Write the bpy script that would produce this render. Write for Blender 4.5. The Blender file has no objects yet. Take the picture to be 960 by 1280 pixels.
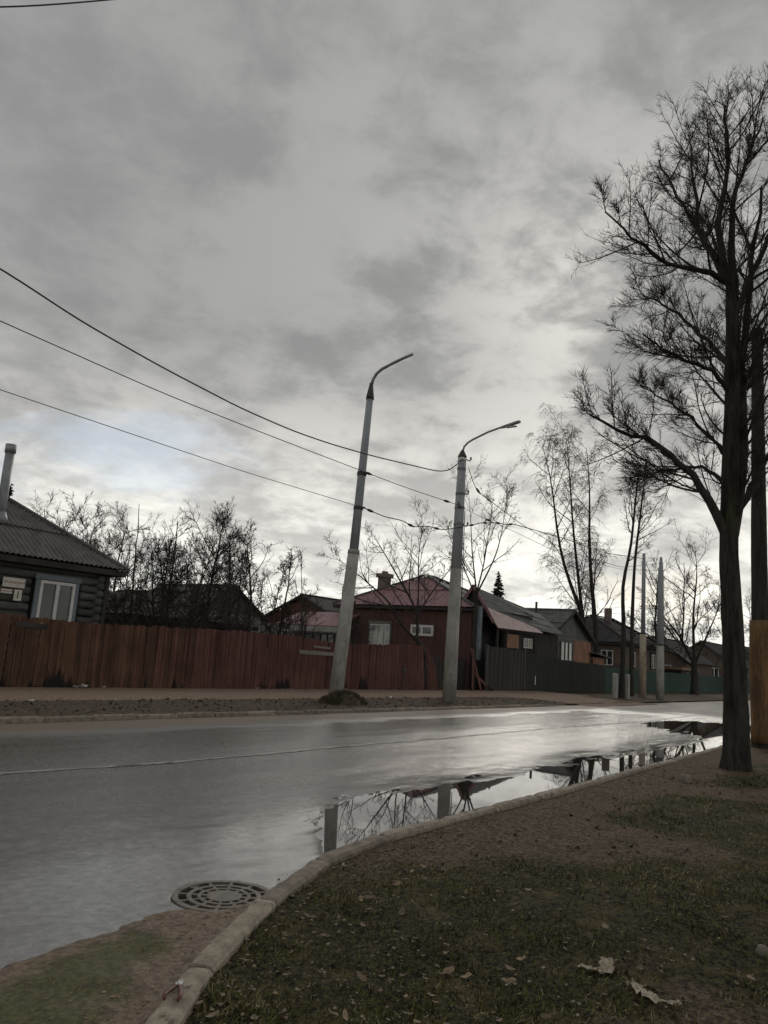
import bpy, math, random
import numpy as np
from mathutils import Vector, Matrix
R_ = math.radians
sc = bpy.context.scene
col = sc.collection
# World frame: X runs along the street, Y across it (far side positive), Z up, metres.
# ------------------------------------------------------------------ camera
def camera():
    P, R = R_(10.3), R_(4.0)
    def w(x, y, z): return Vector((.6*x+.8*y, -.8*x+.6*y, z))
    fwd = w(0, math.cos(P), math.sin(P)); up0 = w(0, -math.sin(P), math.cos(P)); rt0 = w(1, 0, 0)
    up = up0*math.cos(R)-rt0*math.sin(R); rt = rt0*math.cos(R)+up0*math.sin(R)
    cd = bpy.data.cameras.new('camera'); cam = bpy.data.objects.new('camera', cd); col.objects.link(cam)
    m = Matrix((rt, up, -fwd)).transposed().to_4x4(); m.translation = Vector((0, 0, 1.6)); cam.matrix_world = m
    cd.sensor_fit = 'HORIZONTAL'; cd.sensor_width = 36; cd.lens = 36*970/960; cd.clip_end = 3000; cd.clip_start = .05
    sc.camera = cam
camera()
sc.view_settings.view_transform = 'Standard'; sc.view_settings.look = 'None'
sc.view_settings.exposure = 0.32; sc.view_settings.gamma = 1
sc.cycles.max_bounces = 6; sc.cycles.transparent_max_bounces = 4

# ------------------------------------------------------------------ node helper
class NT:
    def __init__(s, tree): s.t = tree; s.n = tree.nodes; s.l = tree.links
    def add(s, typ, props=None, **ins):
        nd = s.n.new(typ)
        for k, v in (props or {}).items(): setattr(nd, k, v)
        for k, v in ins.items(): s.set(nd, k, v)
        return nd
    def set(s, nd, k, v):
        sock = nd.inputs[int(k[1:])] if k[0] == 'i' and k[1:].isdigit() else nd.inputs[k.replace('_', ' ')]
        if isinstance(v, bpy.types.NodeSocket): s.l.new(v, sock)
        elif isinstance(v, bpy.types.Node): s.l.new(v.outputs[0], sock)
        else: sock.default_value = v
    def math(s, op, a, b=0., c=None, clamp=False):
        kw = {'i0': a, 'i1': b}
        if c is not None: kw['i2'] = c
        return s.add('ShaderNodeMath', {'operation': op, 'use_clamp': clamp}, **kw).outputs[0]
    def vmath(s, op, a, b):
        return s.add('ShaderNodeVectorMath', {'operation': op}, i0=a, i1=b).outputs['Value' if op == 'DOT_PRODUCT' else 'Vector']
    def map(s, v, a, b, c=0., d=1., smooth=True):
        return s.add('ShaderNodeMapRange', {'interpolation_type': 'SMOOTHSTEP' if smooth else 'LINEAR', 'clamp': True},
                     Value=v, From_Min=a, From_Max=b, To_Min=c, To_Max=d).outputs[0]
    def mix(s, f, a, b, mode='MIX'):
        nd = s.n.new('ShaderNodeMix'); nd.data_type = 'RGBA'; nd.blend_type = mode
        for i, v in ((0, f), (6, a), (7, b)):
            if isinstance(v, bpy.types.NodeSocket): s.l.new(v, nd.inputs[i])
            else: nd.inputs[i].default_value = v
        return nd.outputs[2]
    def noise(s, vec, scale, detail=6, rough=.55, dist=0.):
        return s.add('ShaderNodeTexNoise', None, Vector=vec, Scale=scale, Detail=detail, Roughness=rough, Distortion=dist).outputs[0]
    def scalev(s, vec, xyz):
        return s.add('ShaderNodeMapping', None, Vector=vec, Scale=xyz).outputs[0]
def rgb(r, g, b): return (r, g, b, 1)

# ------------------------------------------------------------------ sky and sun
SUN_EL, SUN_AZ = 25., 68.          # azimuth clockwise from +Y (the bright place behind the cloud)
SD = Vector((math.sin(R_(SUN_AZ))*math.cos(R_(SUN_EL)), math.cos(R_(SUN_AZ))*math.cos(R_(SUN_EL)), math.sin(R_(SUN_EL))))
def world():
    w = bpy.data.worlds.new('World'); sc.world = w; w.use_nodes = True
    g = NT(w.node_tree); g.n.clear()
    d = g.add('ShaderNodeTexCoord').outputs['Generated']
    sky = g.add('ShaderNodeTexSky', {'sky_type': 'NISHITA', 'sun_disc': False, 'sun_elevation': R_(SUN_EL), 'sun_rotation': R_(SUN_AZ)})
    z = g.add('ShaderNodeSeparateXYZ', None, Vector=d).outputs[2]
    den = g.math('ADD', g.math('MAXIMUM', z, 0.), .26)
    inv = g.math('DIVIDE', 1., den)
    pl = g.add('ShaderNodeVectorMath', {'operation': 'SCALE'}, Vector=d, Scale=inv).outputs[0]
    pl = g.add('ShaderNodeMapping', None, Vector=pl, Rotation=(0, 0, .5), Scale=(1., 1., .25), Location=(1.27, 8.66, 0)).outputs[0]
    n1 = g.noise(pl, 2.6, 8, .54, .12); n2 = g.noise(pl, 1.05, 4, .5, .1); n3 = g.noise(pl, 7.5, 8, .62, .25)
    dn = g.math('ADD', g.math('MULTIPLY', n1, .42), g.math('ADD', g.math('MULTIPLY', n2, .23), g.math('MULTIPLY', n3, .35)))
    thin = g.map(dn, .585, .405)                                   # 1 where the cloud is thin
    hi = g.map(z, .04, .40)                                      # deck thickens overhead
    base = g.mix(hi, rgb(.53, .518, .488), rgb(.222, .223, .222))
    lite = g.mix(hi, rgb(.98, .95, .87), rgb(.290, .290, .287))
    cl = g.mix(thin, base, lite)
    gl = g.math('MAXIMUM', g.vmath('DOT_PRODUCT', d, tuple(SD)), 0.)
    g1 = g.math('MULTIPLY', g.math('POWER', gl, 14.), .08); g2 = g.math('MULTIPLY', g.math('POWER', gl, 90.), .17)
    gsum = g.math('MULTIPLY', g.math('ADD', g1, g2), g.map(thin, 0., .9, .25, 1.25))
    cl = g.mix(1., cl, g.add('ShaderNodeCombineColor', None, Red=gsum, Green=g.math('MULTIPLY', gsum, .95), Blue=g.math('MULTIPLY', gsum, .83)).outputs[0], 'ADD')
    # gaps low in the deck through which the blue shows
    pg = g.add('ShaderNodeMapping', None, Vector=pl, Location=(5.3, 2.2, 0)).outputs[0]
    gap = g.math('MULTIPLY', g.map(g.noise(pg, 1.5, 7, .58, .2), .51, .66), g.math('MULTIPLY', g.map(z, .42, .2), g.map(z, .03, .09)))
    gap = g.math('MULTIPLY', gap, g.map(gl, .99, .90))
    cl10 = g.mix(1., cl, rgb(10, 10, 10), 'MULTIPLY')
    skyc = g.mix(.45, sky.outputs[0], rgb(5.2, 5.6, 6.2))
    fin = g.mix(g.math('MULTIPLY', gap, .55), cl10, skyc)
    bg = g.add('ShaderNodeBackground', None, Color=fin, Strength=.1)
    g.l.new(bg.outputs[0], g.add('ShaderNodeOutputWorld').inputs[0])
world()
sl = bpy.data.lights.new('sun', 'SUN'); sl.energy = .55; sl.angle = R_(22); sl.color = (1, .94, .84)
so = bpy.data.objects.new('sun', sl); col.objects.link(so); so.rotation_euler = SD.to_track_quat('Z', 'Y').to_euler(); so.location = (0, 0, 60)

# ------------------------------------------------------------------ materials
def material(name):
    m = bpy.data.materials.new(name); m.use_nodes = True; g = NT(m.node_tree); g.n.clear()
    b = g.add('ShaderNodeBsdfPrincipled'); g.l.new(b.outputs[0], g.add('ShaderNodeOutputMaterial').inputs[0])
    return m, g, b
def simple(name, c1, c2, scale=6., stretch=(1, 1, 1), rough=.85, bump=.3, bdist=.01, rand=.25, spots=None, metal=0., spec=.35, coord='Object', detail=7):
    """Two-tone weathered surface: colours of the thing itself, mixed by noise, varied from copy to copy, with a little relief."""
    m, g, b = material(name)
    oi = g.add('ShaderNodeObjectInfo')
    if coord == 'Object':
        v = g.add('ShaderNodeTexCoord').outputs['Object']
        v = g.add('ShaderNodeVectorMath', {'operation': 'ADD'}, i0=v, i1=g.add('ShaderNodeVectorMath', {'operation': 'SCALE'}, Vector=(31., 17., 53.), Scale=oi.outputs['Random']).outputs[0]).outputs[0]
    else: v = g.add('ShaderNodeNewGeometry').outputs['Position']
    v = g.scalev(v, stretch)
    n = g.noise(v, scale, detail, .6); nf = g.noise(v, scale*6, 4, .6)
    f = g.map(g.math('ADD', g.math('MULTIPLY', n, .7), g.math('MULTIPLY', nf, .3)), .36, .64)
    c = g.mix(f, rgb(*c1), rgb(*c2))
    if rand:
        k = g.map(oi.outputs['Random'], 0, 1, 1-rand, 1+rand, False)
        c = g.mix(1., c, g.add('ShaderNodeCombineColor', None, Red=k, Green=k, Blue=k).outputs[0], 'MULTIPLY')
    if spots:
        sp = g.map(g.noise(v, spots[1], 5, .65), spots[2], spots[2]+.07)
        c = g.mix(sp, c, rgb(*spots[0]))
    g.set(b, 'Base_Color', c); g.set(b, 'Roughness', g.map(nf, .3, .7, rough-.08, min(1, rough+.08))); g.set(b, 'Metallic', metal); g.set(b, 'Specular_IOR_Level', spec)
    if bump:
        bp = g.add('ShaderNodeBump', None, Strength=bump, Distance=bdist, Height=g.math('ADD', n, g.math('MULTIPLY', nf, .5)))
        g.l.new(bp.outputs[0], b.inputs['Normal'])
    return m
M = {}
def mats():
    M['concrete'] = simple('pole_concrete', (.25, .24, .215), (.38, .37, .34), 3, (1, 1, .5), .85, .3, .01, .08, ((.19, .175, .15), 5., .60))
    M['pole_grey'] = simple('pole_grey', (.25, .265, .285), (.35, .365, .385), 3, (1, 1, .3), .75, .2, .01, .05)
    M['steel'] = simple('galvanised_steel', (.20, .21, .22), (.33, .34, .35), 5, (1, 1, .4), .5, .15, .005, .05, None, .4)
    M['darksteel'] = simple('dark_steel', (.035, .035, .037), (.07, .068, .066), 5, rough=.6, bump=.15, rand=.05)
    M['cable'] = simple('cable', (.02, .02, .022), (.035, .035, .037), 5, rough=.6, bump=0, rand=.1)
    M['kerb'] = simple('kerb_concrete', (.17, .145, .113), (.31, .265, .208), 11, rough=.9, bump=.4, bdist=.005, rand=.2, spots=((.12, .10, .075), 6., .58))
    M['bark'] = simple('bark', (.022, .020, .017), (.055, .050, .042), 9, (1, 1, .16), .95, .9, .05, .12)
    M['mossbark'] = simple('mossy_bark', (.014, .013, .011), (.070, .062, .050), 9, (1, 1, .16), .95, 1., .10, .1, ((.05, .062, .028), 2.5, .58))
    M['twig'] = simple('twig', (.026, .022, .019), (.05, .043, .036), 2, rough=.9, bump=0, rand=.15)
    M['twigbrown'] = simple('twig_brown', (.045, .036, .030), (.085, .068, .056), 2, rough=.9, bump=0, rand=.2)
    M['needle'] = simple('needles', (.012, .020, .012), (.03, .042, .022), 3, rough=.9, bump=0, rand=.1)
    M['peeled'] = simple('orange_sleeve', (.075, .046, .024), (.26, .145, .065), 3., (1, 1, .22), .85, .7, .03, .05, ((.055, .045, .022), 2.2, .47))
    M['log'] = simple('old_log', (.055, .056, .050), (.13, .13, .118), 3, (.12, 1, 1), .9, .7, .02, .22)
    M['darklog'] = simple('dark_board', (.028, .026, .026), (.055, .05, .047), 4, (1, 1, .2), .9, .4, .01, .15)
    M['slate'] = simple('corrugated_roof', (.078, .070, .070), (.15, .134, .132), 2.2, rough=.62, bump=.2, rand=.08, spots=((.10, .085, .08), 6., .6))
    M['greyroof'] = simple('grey_slate_roof', (.07, .073, .07), (.135, .135, .128), 2., rough=.75, bump=.25, rand=.08, spots=((.06, .065, .055), 3., .6))
    M['darkroof'] = simple('dark_roof', (.03, .028, .029), (.058, .053, .053), 1.5, rough=.8, bump=.2, rand=.1)
    M['barnroof'] = simple('barn_roof', (.034, .029, .030), (.055, .047, .048), 1.5, rough=.8, bump=.2, rand=.06)
    M['redroof'] = simple('red_sheet_roof', (.21, .105, .115), (.30, .165, .175), 1.6, rough=.5, bump=.15, rand=.05, spots=((.30, .22, .22), 3., .62))
    M['pinkroof'] = simple('faded_sheet_roof', (.34, .24, .225), (.52, .40, .38), 2.5, rough=.4, bump=.15, rand=.05)
    M['redwall'] = simple('red_boards', (.080, .040, .036), (.120, .060, .053), 2.5, (1, 1, .3), .85, .25, .01, .1)
    M['brickwall'] = simple('red_brown_gable', (.13, .052, .042), (.20, .085, .066), 3., rough=.85, bump=.25, rand=.1)
    M['orangewall'] = simple('orange_boards', (.20, .105, .068), (.31, .175, .115), 2.5, (1, 1, .3), .85, .2, .01, .15)
    M['palewall'] = simple('pale_plaster', (.27, .27, .25), (.40, .39, .36), 2., rough=.9, bump=.2, rand=.08, spots=((.2, .19, .17), 2., .6))
    M['greywall'] = simple('grey_siding', (.10, .105, .10), (.17, .17, .16), 2.5, (1, 1, .4), .85, .25, .01, .1)
    M['brownwall'] = simple('brown_wall', (.10, .075, .06), (.16, .125, .10), 2.5, rough=.9, bump=.3, rand=.08)
    M['white'] = simple('white_paint', (.50, .49, .46), (.66, .65, .62), 8, rough=.5, bump=.08, rand=.04)
    M['bluetrim'] = simple('blue_grey_trim', (.13, .155, .175), (.19, .215, .235), 6, (1, 1, .3), .7, .2, .005, .04)
    M['plate'] = simple('sign_enamel', (.50, .47, .40), (.62, .58, .50), 8, rough=.5, bump=.05, rand=.04)
    M['redprint'] = simple('red_print', (.22, .055, .05), (.30, .09, .08), 8, rough=.5, bump=0, rand=.0)
    M['blackprint'] = simple('black_print', (.012, .012, .012), (.03, .03, .03), 8, rough=.5, bump=0, rand=.0)
    M['gate'] = simple('dark_gate_sheet', (.022, .018, .018), (.036, .030, .030), 3, (1, 1, .3), .7, .1, .005, .15)
    M['darkfence'] = simple('dark_fence_sheet', (.012, .014, .011), (.021, .023, .019), 3, (1, 1, .3), .7, .1, .005, .2)
    M['greenfence'] = simple('green_fence_sheet', (.008, .034, .022), (.015, .054, .035), 3, (1, 1, .3), .6, .1, .005, .2)
    M['greyboard'] = simple('grey_board', (.14, .135, .12), (.24, .23, .205), 5, (.15, 1, 1), .9, .4, .01, .1)
    M['brick'] = simple('chimney_brick', (.13, .10, .09), (.22, .17, .15), 6, rough=.9, bump=.4, rand=.05)
    M['iron'] = simple('cast_iron', (.095, .085, .072), (.19, .168, .14), 14, rough=.5, bump=.5, bdist=.004, rand=.03, metal=.25)
    M['paper'] = simple('dirty_paper', (.30, .25, .18), (.46, .40, .31), 14, rough=.85, bump=.5, bdist=.01, rand=.05)
    M['leaf'] = simple('dead_leaf', (.085, .060, .038), (.30, .225, .15), 14, rough=.8, bump=.3, bdist=.004, rand=.5)
    M['stone'] = simple('stone', (.16, .14, .115), (.28, .25, .21), 9, rough=.9, bump=.6, rand=.2)
    M['handle'] = simple('red_handle', (.085, .032, .024), (.14, .055, .042), 12, rough=.55, bump=.1, rand=0)
    M['chrome'] = simple('bare_steel', (.45, .44, .42), (.62, .61, .58), 20, rough=.3, bump=.1, rand=0, metal=.9)
    m, g, b = material('window_glass'); M['glass'] = m
    v = g.add('ShaderNodeNewGeometry').outputs['Position']
    g.set(b, 'Base_Color', g.mix(g.noise(v, 2., 3), rgb(.012, .016, .018), rgb(.035, .042, .045))); g.set(b, 'Roughness', .06); g.set(b, 'IOR', 1.5)
    g.l.new(g.add('ShaderNodeBump', None, Strength=.05, Distance=.02, Height=g.noise(v, 1.5, 2)).outputs[0], b.inputs['Normal'])
    m, g, b = material('curtained_glass'); M['curtain'] = m
    v = g.scalev(g.add('ShaderNodeNewGeometry').outputs['Position'], (1, 1, .1))
    g.set(b, 'Base_Color', g.mix(g.map(g.noise(v, 7., 4), .4, .6), rgb(.16, .18, .165), rgb(.42, .43, .39))); g.set(b, 'Roughness', .15)
    # fence paint: browner at the near end, redder further along; black rot creeping up from the feet of some boards
    m, g, b = material('fence_board'); M['fence'] = m
    oi = g.add('ShaderNodeObjectInfo'); rnd = oi.outputs['Random']
    pos = g.add('ShaderNodeNewGeometry').outputs['Position']; sx = g.add('ShaderNodeSeparateXYZ', None, Vector=pos)
    red = g.map(g.math('ADD', sx.outputs[0], g.math('MULTIPLY', rnd, 2.5)), 13., 20.)
    gr = g.noise(g.scalev(pos, (1, 1, .05)), 26., 5, .65); big = g.noise(pos, 1.3, 4)
    pa = g.mix(red, rgb(.066, .037, .022), rgb(.080, .035, .029)); pb = g.mix(red, rgb(.128, .072, .044), rgb(.132, .060, .050))
    c = g.mix(g.map(g.math('ADD', g.math('MULTIPLY', gr, .6), g.math('MULTIPLY', big, .4)), .38, .62), pa, pb)
    c = g.mix(g.map(gr, .62, .72, 0, .45), c, rgb(.20, .145, .11))
    k = g.map(rnd, 0, 1, .76, 1.2, False)
    c = g.mix(1., c, g.add('ShaderNodeCombineColor', None, Red=k, Green=k, Blue=g.math('POWER', k, .8)).outputs[0], 'MULTIPLY')
    reach = g.math('MULTIPLY', g.map(g.noise(g.scalev(pos, (1, 1, 0)), .9, 4, .7), .48, .68), .75)
    edge = g.math('SUBTRACT', g.math('ADD', reach, g.math('MULTIPLY', g.math('SUBTRACT', g.noise(g.scalev(pos, (1, 1, .12)), 9., 4), .5), .7)), sx.outputs[2])
    c = g.mix(g.map(edge, -.06, .12), c, rgb(.018, .014, .012))
    g.set(b, 'Base_Color', c); g.set(b, 'Roughness', .85); g.set(b, 'Specular_IOR_Level', .25)
    g.l.new(g.add('ShaderNodeBump', None, Strength=.5, Distance=.006, Height=gr).outputs[0], b.inputs['Normal'])
    # wet asphalt: puddle film near the kerb, damp in the middle, dry at the far side and farther down the street
    m, g, b = material('wet_asphalt'); M['road'] = m
    pos = g.add('ShaderNodeNewGeometry').outputs['Position']; sx = g.add('ShaderNodeSeparateXYZ', None, Vector=pos); X, Y = sx.outputs[0], sx.outputs[1]
    str_ = g.noise(g.scalev(pos, (.10, 1., 1.)), 1.7, 6, .6); lo = g.noise(pos, .45, 4); fi = g.noise(pos, 30., 4, .85); mid = g.noise(pos, 14., 5, .6)
    dry = g.math('MAXIMUM', g.map(g.math('ADD', Y, g.math('MULTIPLY', lo, 1.6)), 11.6, 13.0),
                 g.map(g.math('ADD', X, g.math('ADD', g.math('MULTIPLY', lo, 9.), g.math('MULTIPLY', Y, .6))), 37., 45.))
    dirt = g.map(g.math('ADD', Y, g.math('MULTIPLY', g.noise(g.scalev(pos, (.25, 1, 1)), 1.3, 6, .6), 1.8)), 12.35, 13.1)
    wet = g.mix(g.map(mid, .35, .65), rgb(.072, .066, .059), rgb(.135, .123, .109))
    dr = g.mix(g.map(mid, .35, .65), rgb(.085, .080, .075), rgb(.13, .122, .112))
    c = g.mix(dry, wet, dr); c = g.mix(dirt, c, rgb(.15, .115, .085))
    c = g.mix(g.map(fi, .58, .70, 0, .6), c, rgb(.23, .22, .21))
    film = g.math('MULTIPLY', g.map(g.math('SUBTRACT', Y, g.math('ADD', g.math('MULTIPLY', g.map(X, 4., 9., .9, 2.2, False), str_), g.math('MULTIPLY', mid, .7))), 5.4, 3.7), g.math('MULTIPLY', g.map(X, 40., 28.), g.map(g.math('ADD', X, g.math('MULTIPLY', mid, 3.)), 2.6, 7., .5, 1.)))
    ro = g.map(str_, .3, .7, .07, .15)
    ro = g.math('ADD', g.math('MULTIPLY', ro, g.math('SUBTRACT', 1., g.math('MULTIPLY', film, .8))), g.math('MULTIPLY', g.math('MAXIMUM', dry, dirt), .5))
    ro = g.math('ADD', ro, g.math('MULTIPLY', g.map(Y, 5.5, 10., 0., .07), g.map(X, 18., 8., .25, 1.)))
    vo = g.add('ShaderNodeTexVoronoi', None, Vector=pos, Scale=70.).outputs['Color']; stone = g.add('ShaderNodeSeparateColor', None, Color=vo).outputs[0]
    vo2 = g.add('ShaderNodeTexVoronoi', None, Vector=pos, Scale=26.).outputs['Color']; stone2 = g.add('ShaderNodeSeparateColor', None, Color=vo2).outputs[0]
    dull = g.math('MULTIPLY', g.math('MAXIMUM', g.map(stone, .45, .95), g.math('MULTIPLY', g.map(stone2, .7, .98), .8)), g.math('SUBTRACT', 1., g.math('MULTIPLY', film, .85)))
    ro = g.math('ADD', ro, g.math('MULTIPLY', dull, g.map(X, 14., 6., .06, .16)))
    g.set(b, 'Base_Color', c); g.set(b, 'Roughness', ro); g.set(b, 'IOR', 2.4)
    g.set(b, 'Specular_IOR_Level', g.math('SUBTRACT', .5, g.math('MAXIMUM', g.math('MULTIPLY', g.math('MAXIMUM', dry, dirt), .38), g.math('MULTIPLY', dull, g.map(X, 14., 6., .10, .22)))))
    hh = g.math('ADD', g.math('MULTIPLY', fi, .75), g.math('MULTIPLY', mid, .35))
    bs = g.math('MULTIPLY', g.math('SUBTRACT', 1., g.math('MULTIPLY', film, .85)), .30)
    g.l.new(g.add('ShaderNodeBump', None, Strength=bs, Distance=.02, Height=hh).outputs[0], b.inputs['Normal'])
    # standing water
    m, g, b = material('puddle_water'); M['water'] = m
    pos = g.add('ShaderNodeNewGeometry').outputs['Position']
    g.set(b, 'Base_Color', g.mix(g.noise(pos, 1.5, 4), rgb(.020, .018, .015), rgb(.040, .035, .029))); g.set(b, 'Roughness', .015); g.set(b, 'IOR', 1.75)
    g.l.new(g.add('ShaderNodeBump', None, Strength=.02, Distance=.01, Height=g.noise(pos, 3., 3)).outputs[0], b.inputs['Normal'])
    # lawn soil: attribute 'soil' (0 turf .. 1 bare earth)
    m, g, b = material('lawn_soil'); M['lawn'] = m
    pos = g.add('ShaderNodeNewGeometry').outputs['Position']; at = g.add('ShaderNodeAttribute', {'attribute_name': 'soil'}).outputs['Fac']
    n1, n2, n3 = g.noise(pos, 3.2, 8, .65), g.noise(pos, 28., 6, .7), g.noise(pos, 110., 3, .7)
    turf = g.mix(g.map(n2, .38, .62), rgb(.008, .008, .004), rgb(.090, .080, .030)); turf = g.mix(g.map(n1, .5, .68, 0, .7), turf, rgb(.15, .112, .055))
    soil = g.mix(g.map(n2, .36, .64), rgb(.034, .024, .016), rgb(.205, .145, .096)); soil = g.mix(g.map(n1, .50, .68), soil, g.mix(g.map(n2, .4, .6), rgb(.030, .024, .013), rgb(.105, .082, .044)))
    c = g.mix(at, turf, soil); c = g.mix(g.map(n3, .64, .72, 0, .6), c, rgb(.19, .16, .12))
    g.set(b, 'Base_Color', c); g.set(b, 'Roughness', .95); g.set(b, 'Specular_IOR_Level', .2)
    g.l.new(g.add('ShaderNodeBump', None, Strength=1., Distance=.035, Height=g.math('ADD', n2, g.math('MULTIPLY', n3, .3))).outputs[0], b.inputs['Normal'])
    # silt and moss washed up against the kerb
    m, g, b = material('silt'); M['silt'] = m
    pos = g.add('ShaderNodeNewGeometry').outputs['Position']; at = g.add('ShaderNodeAttribute', {'attribute_name': 'moss'}).outputs['Fac']
    n1, n2, n3 = g.noise(pos, 4., 7, .65), g.noise(pos, 26., 6, .7), g.noise(pos, 140., 3, .7)
    sand = g.mix(g.map(n2, .35, .65), rgb(.11, .078, .052), rgb(.24, .18, .125))
    ms = g.mix(g.map(n2, .38, .62), rgb(.050, .053, .018), rgb(.120, .112, .045))
    c = g.mix(g.map(g.math('ADD', at, g.math('MULTIPLY', g.math('SUBTRACT', n1, .5), 1.4)), .35, .65), sand, ms)
    c = g.mix(g.map(n3, .56, .66, 0, .75), c, rgb(.035, .028, .02)); c = g.mix(g.map(g.noise(pos, 9., 6, .7), .54, .66, 0, .7), c, rgb(.055, .042, .030))
    g.set(b, 'Base_Color', c); g.set(b, 'Roughness', g.map(n1, .3, .7, .6, .85)); g.set(b, 'Specular_IOR_Level', .3)
    g.l.new(g.add('ShaderNodeBump', None, Strength=.8, Distance=.012, Height=g.math('ADD', n2, g.math('MULTIPLY', n3, .5))).outputs[0], b.inputs['Normal'])
    def earth(name, a, bb, cc, s1=1.2):
        m, g, b = material(name); pos = g.add('ShaderNodeNewGeometry').outputs['Position']
        n1, n2, n3 = g.noise(g.scalev(pos, (.4, 1, 1)), s1, 7, .65), g.noise(pos, 11., 6, .7), g.noise(pos, 50., 3, .7)
        c = g.mix(g.map(n2, .36, .64), rgb(*a), rgb(*bb)); c = g.mix(g.map(n1, .5, .66), c, rgb(*cc)); c = g.mix(g.map(n3, .66, .74, 0, .6), c, rgb(.26, .23, .19))
        g.set(b, 'Base_Color', c); g.set(b, 'Roughness', .93); g.set(b, 'Specular_IOR_Level', .2)
        g.l.new(g.add('ShaderNodeBump', None, Strength=.9, Distance=.04, Height=g.math('ADD', n2, g.math('MULTIPLY', n3, .4))).outputs[0], b.inputs['Normal']); return m
    M['verge'] = earth('verge_soil', (.060, .044, .032), (.13, .098, .072), (.075, .07, .04))
    M['pavement'] = earth('worn_pavement', (.20, .145, .105), (.30, .225, .165), (.25, .185, .14))
    M['yard'] = earth('yard_soil', (.05, .042, .03), (.09, .075, .05), (.06, .06, .035))
    M['line'] = simple('worn_line_paint', (.24, .235, .22), (.46, .45, .42), 5, (.3, 1, 1), .5, .2, .01, 0, ((.07, .068, .065), 5., .52), coord='Position')
    m, g, b = material('grass_blade'); M['grass'] = m
    a = g.add('ShaderNodeAttribute', {'attribute_name': 'tone'}).outputs['Fac']
    c = g.mix(g.map(a, 0, .7, 0, 1, False), rgb(.016, .021, .005), rgb(.135, .130, .036)); c = g.mix(g.map(a, .8, 1.), c, rgb(.30, .25, .15))
    g.set(b, 'Base_Color', c); g.set(b, 'Roughness', .85); g.set(b, 'Specular_IOR_Level', .2)
mats()

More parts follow.
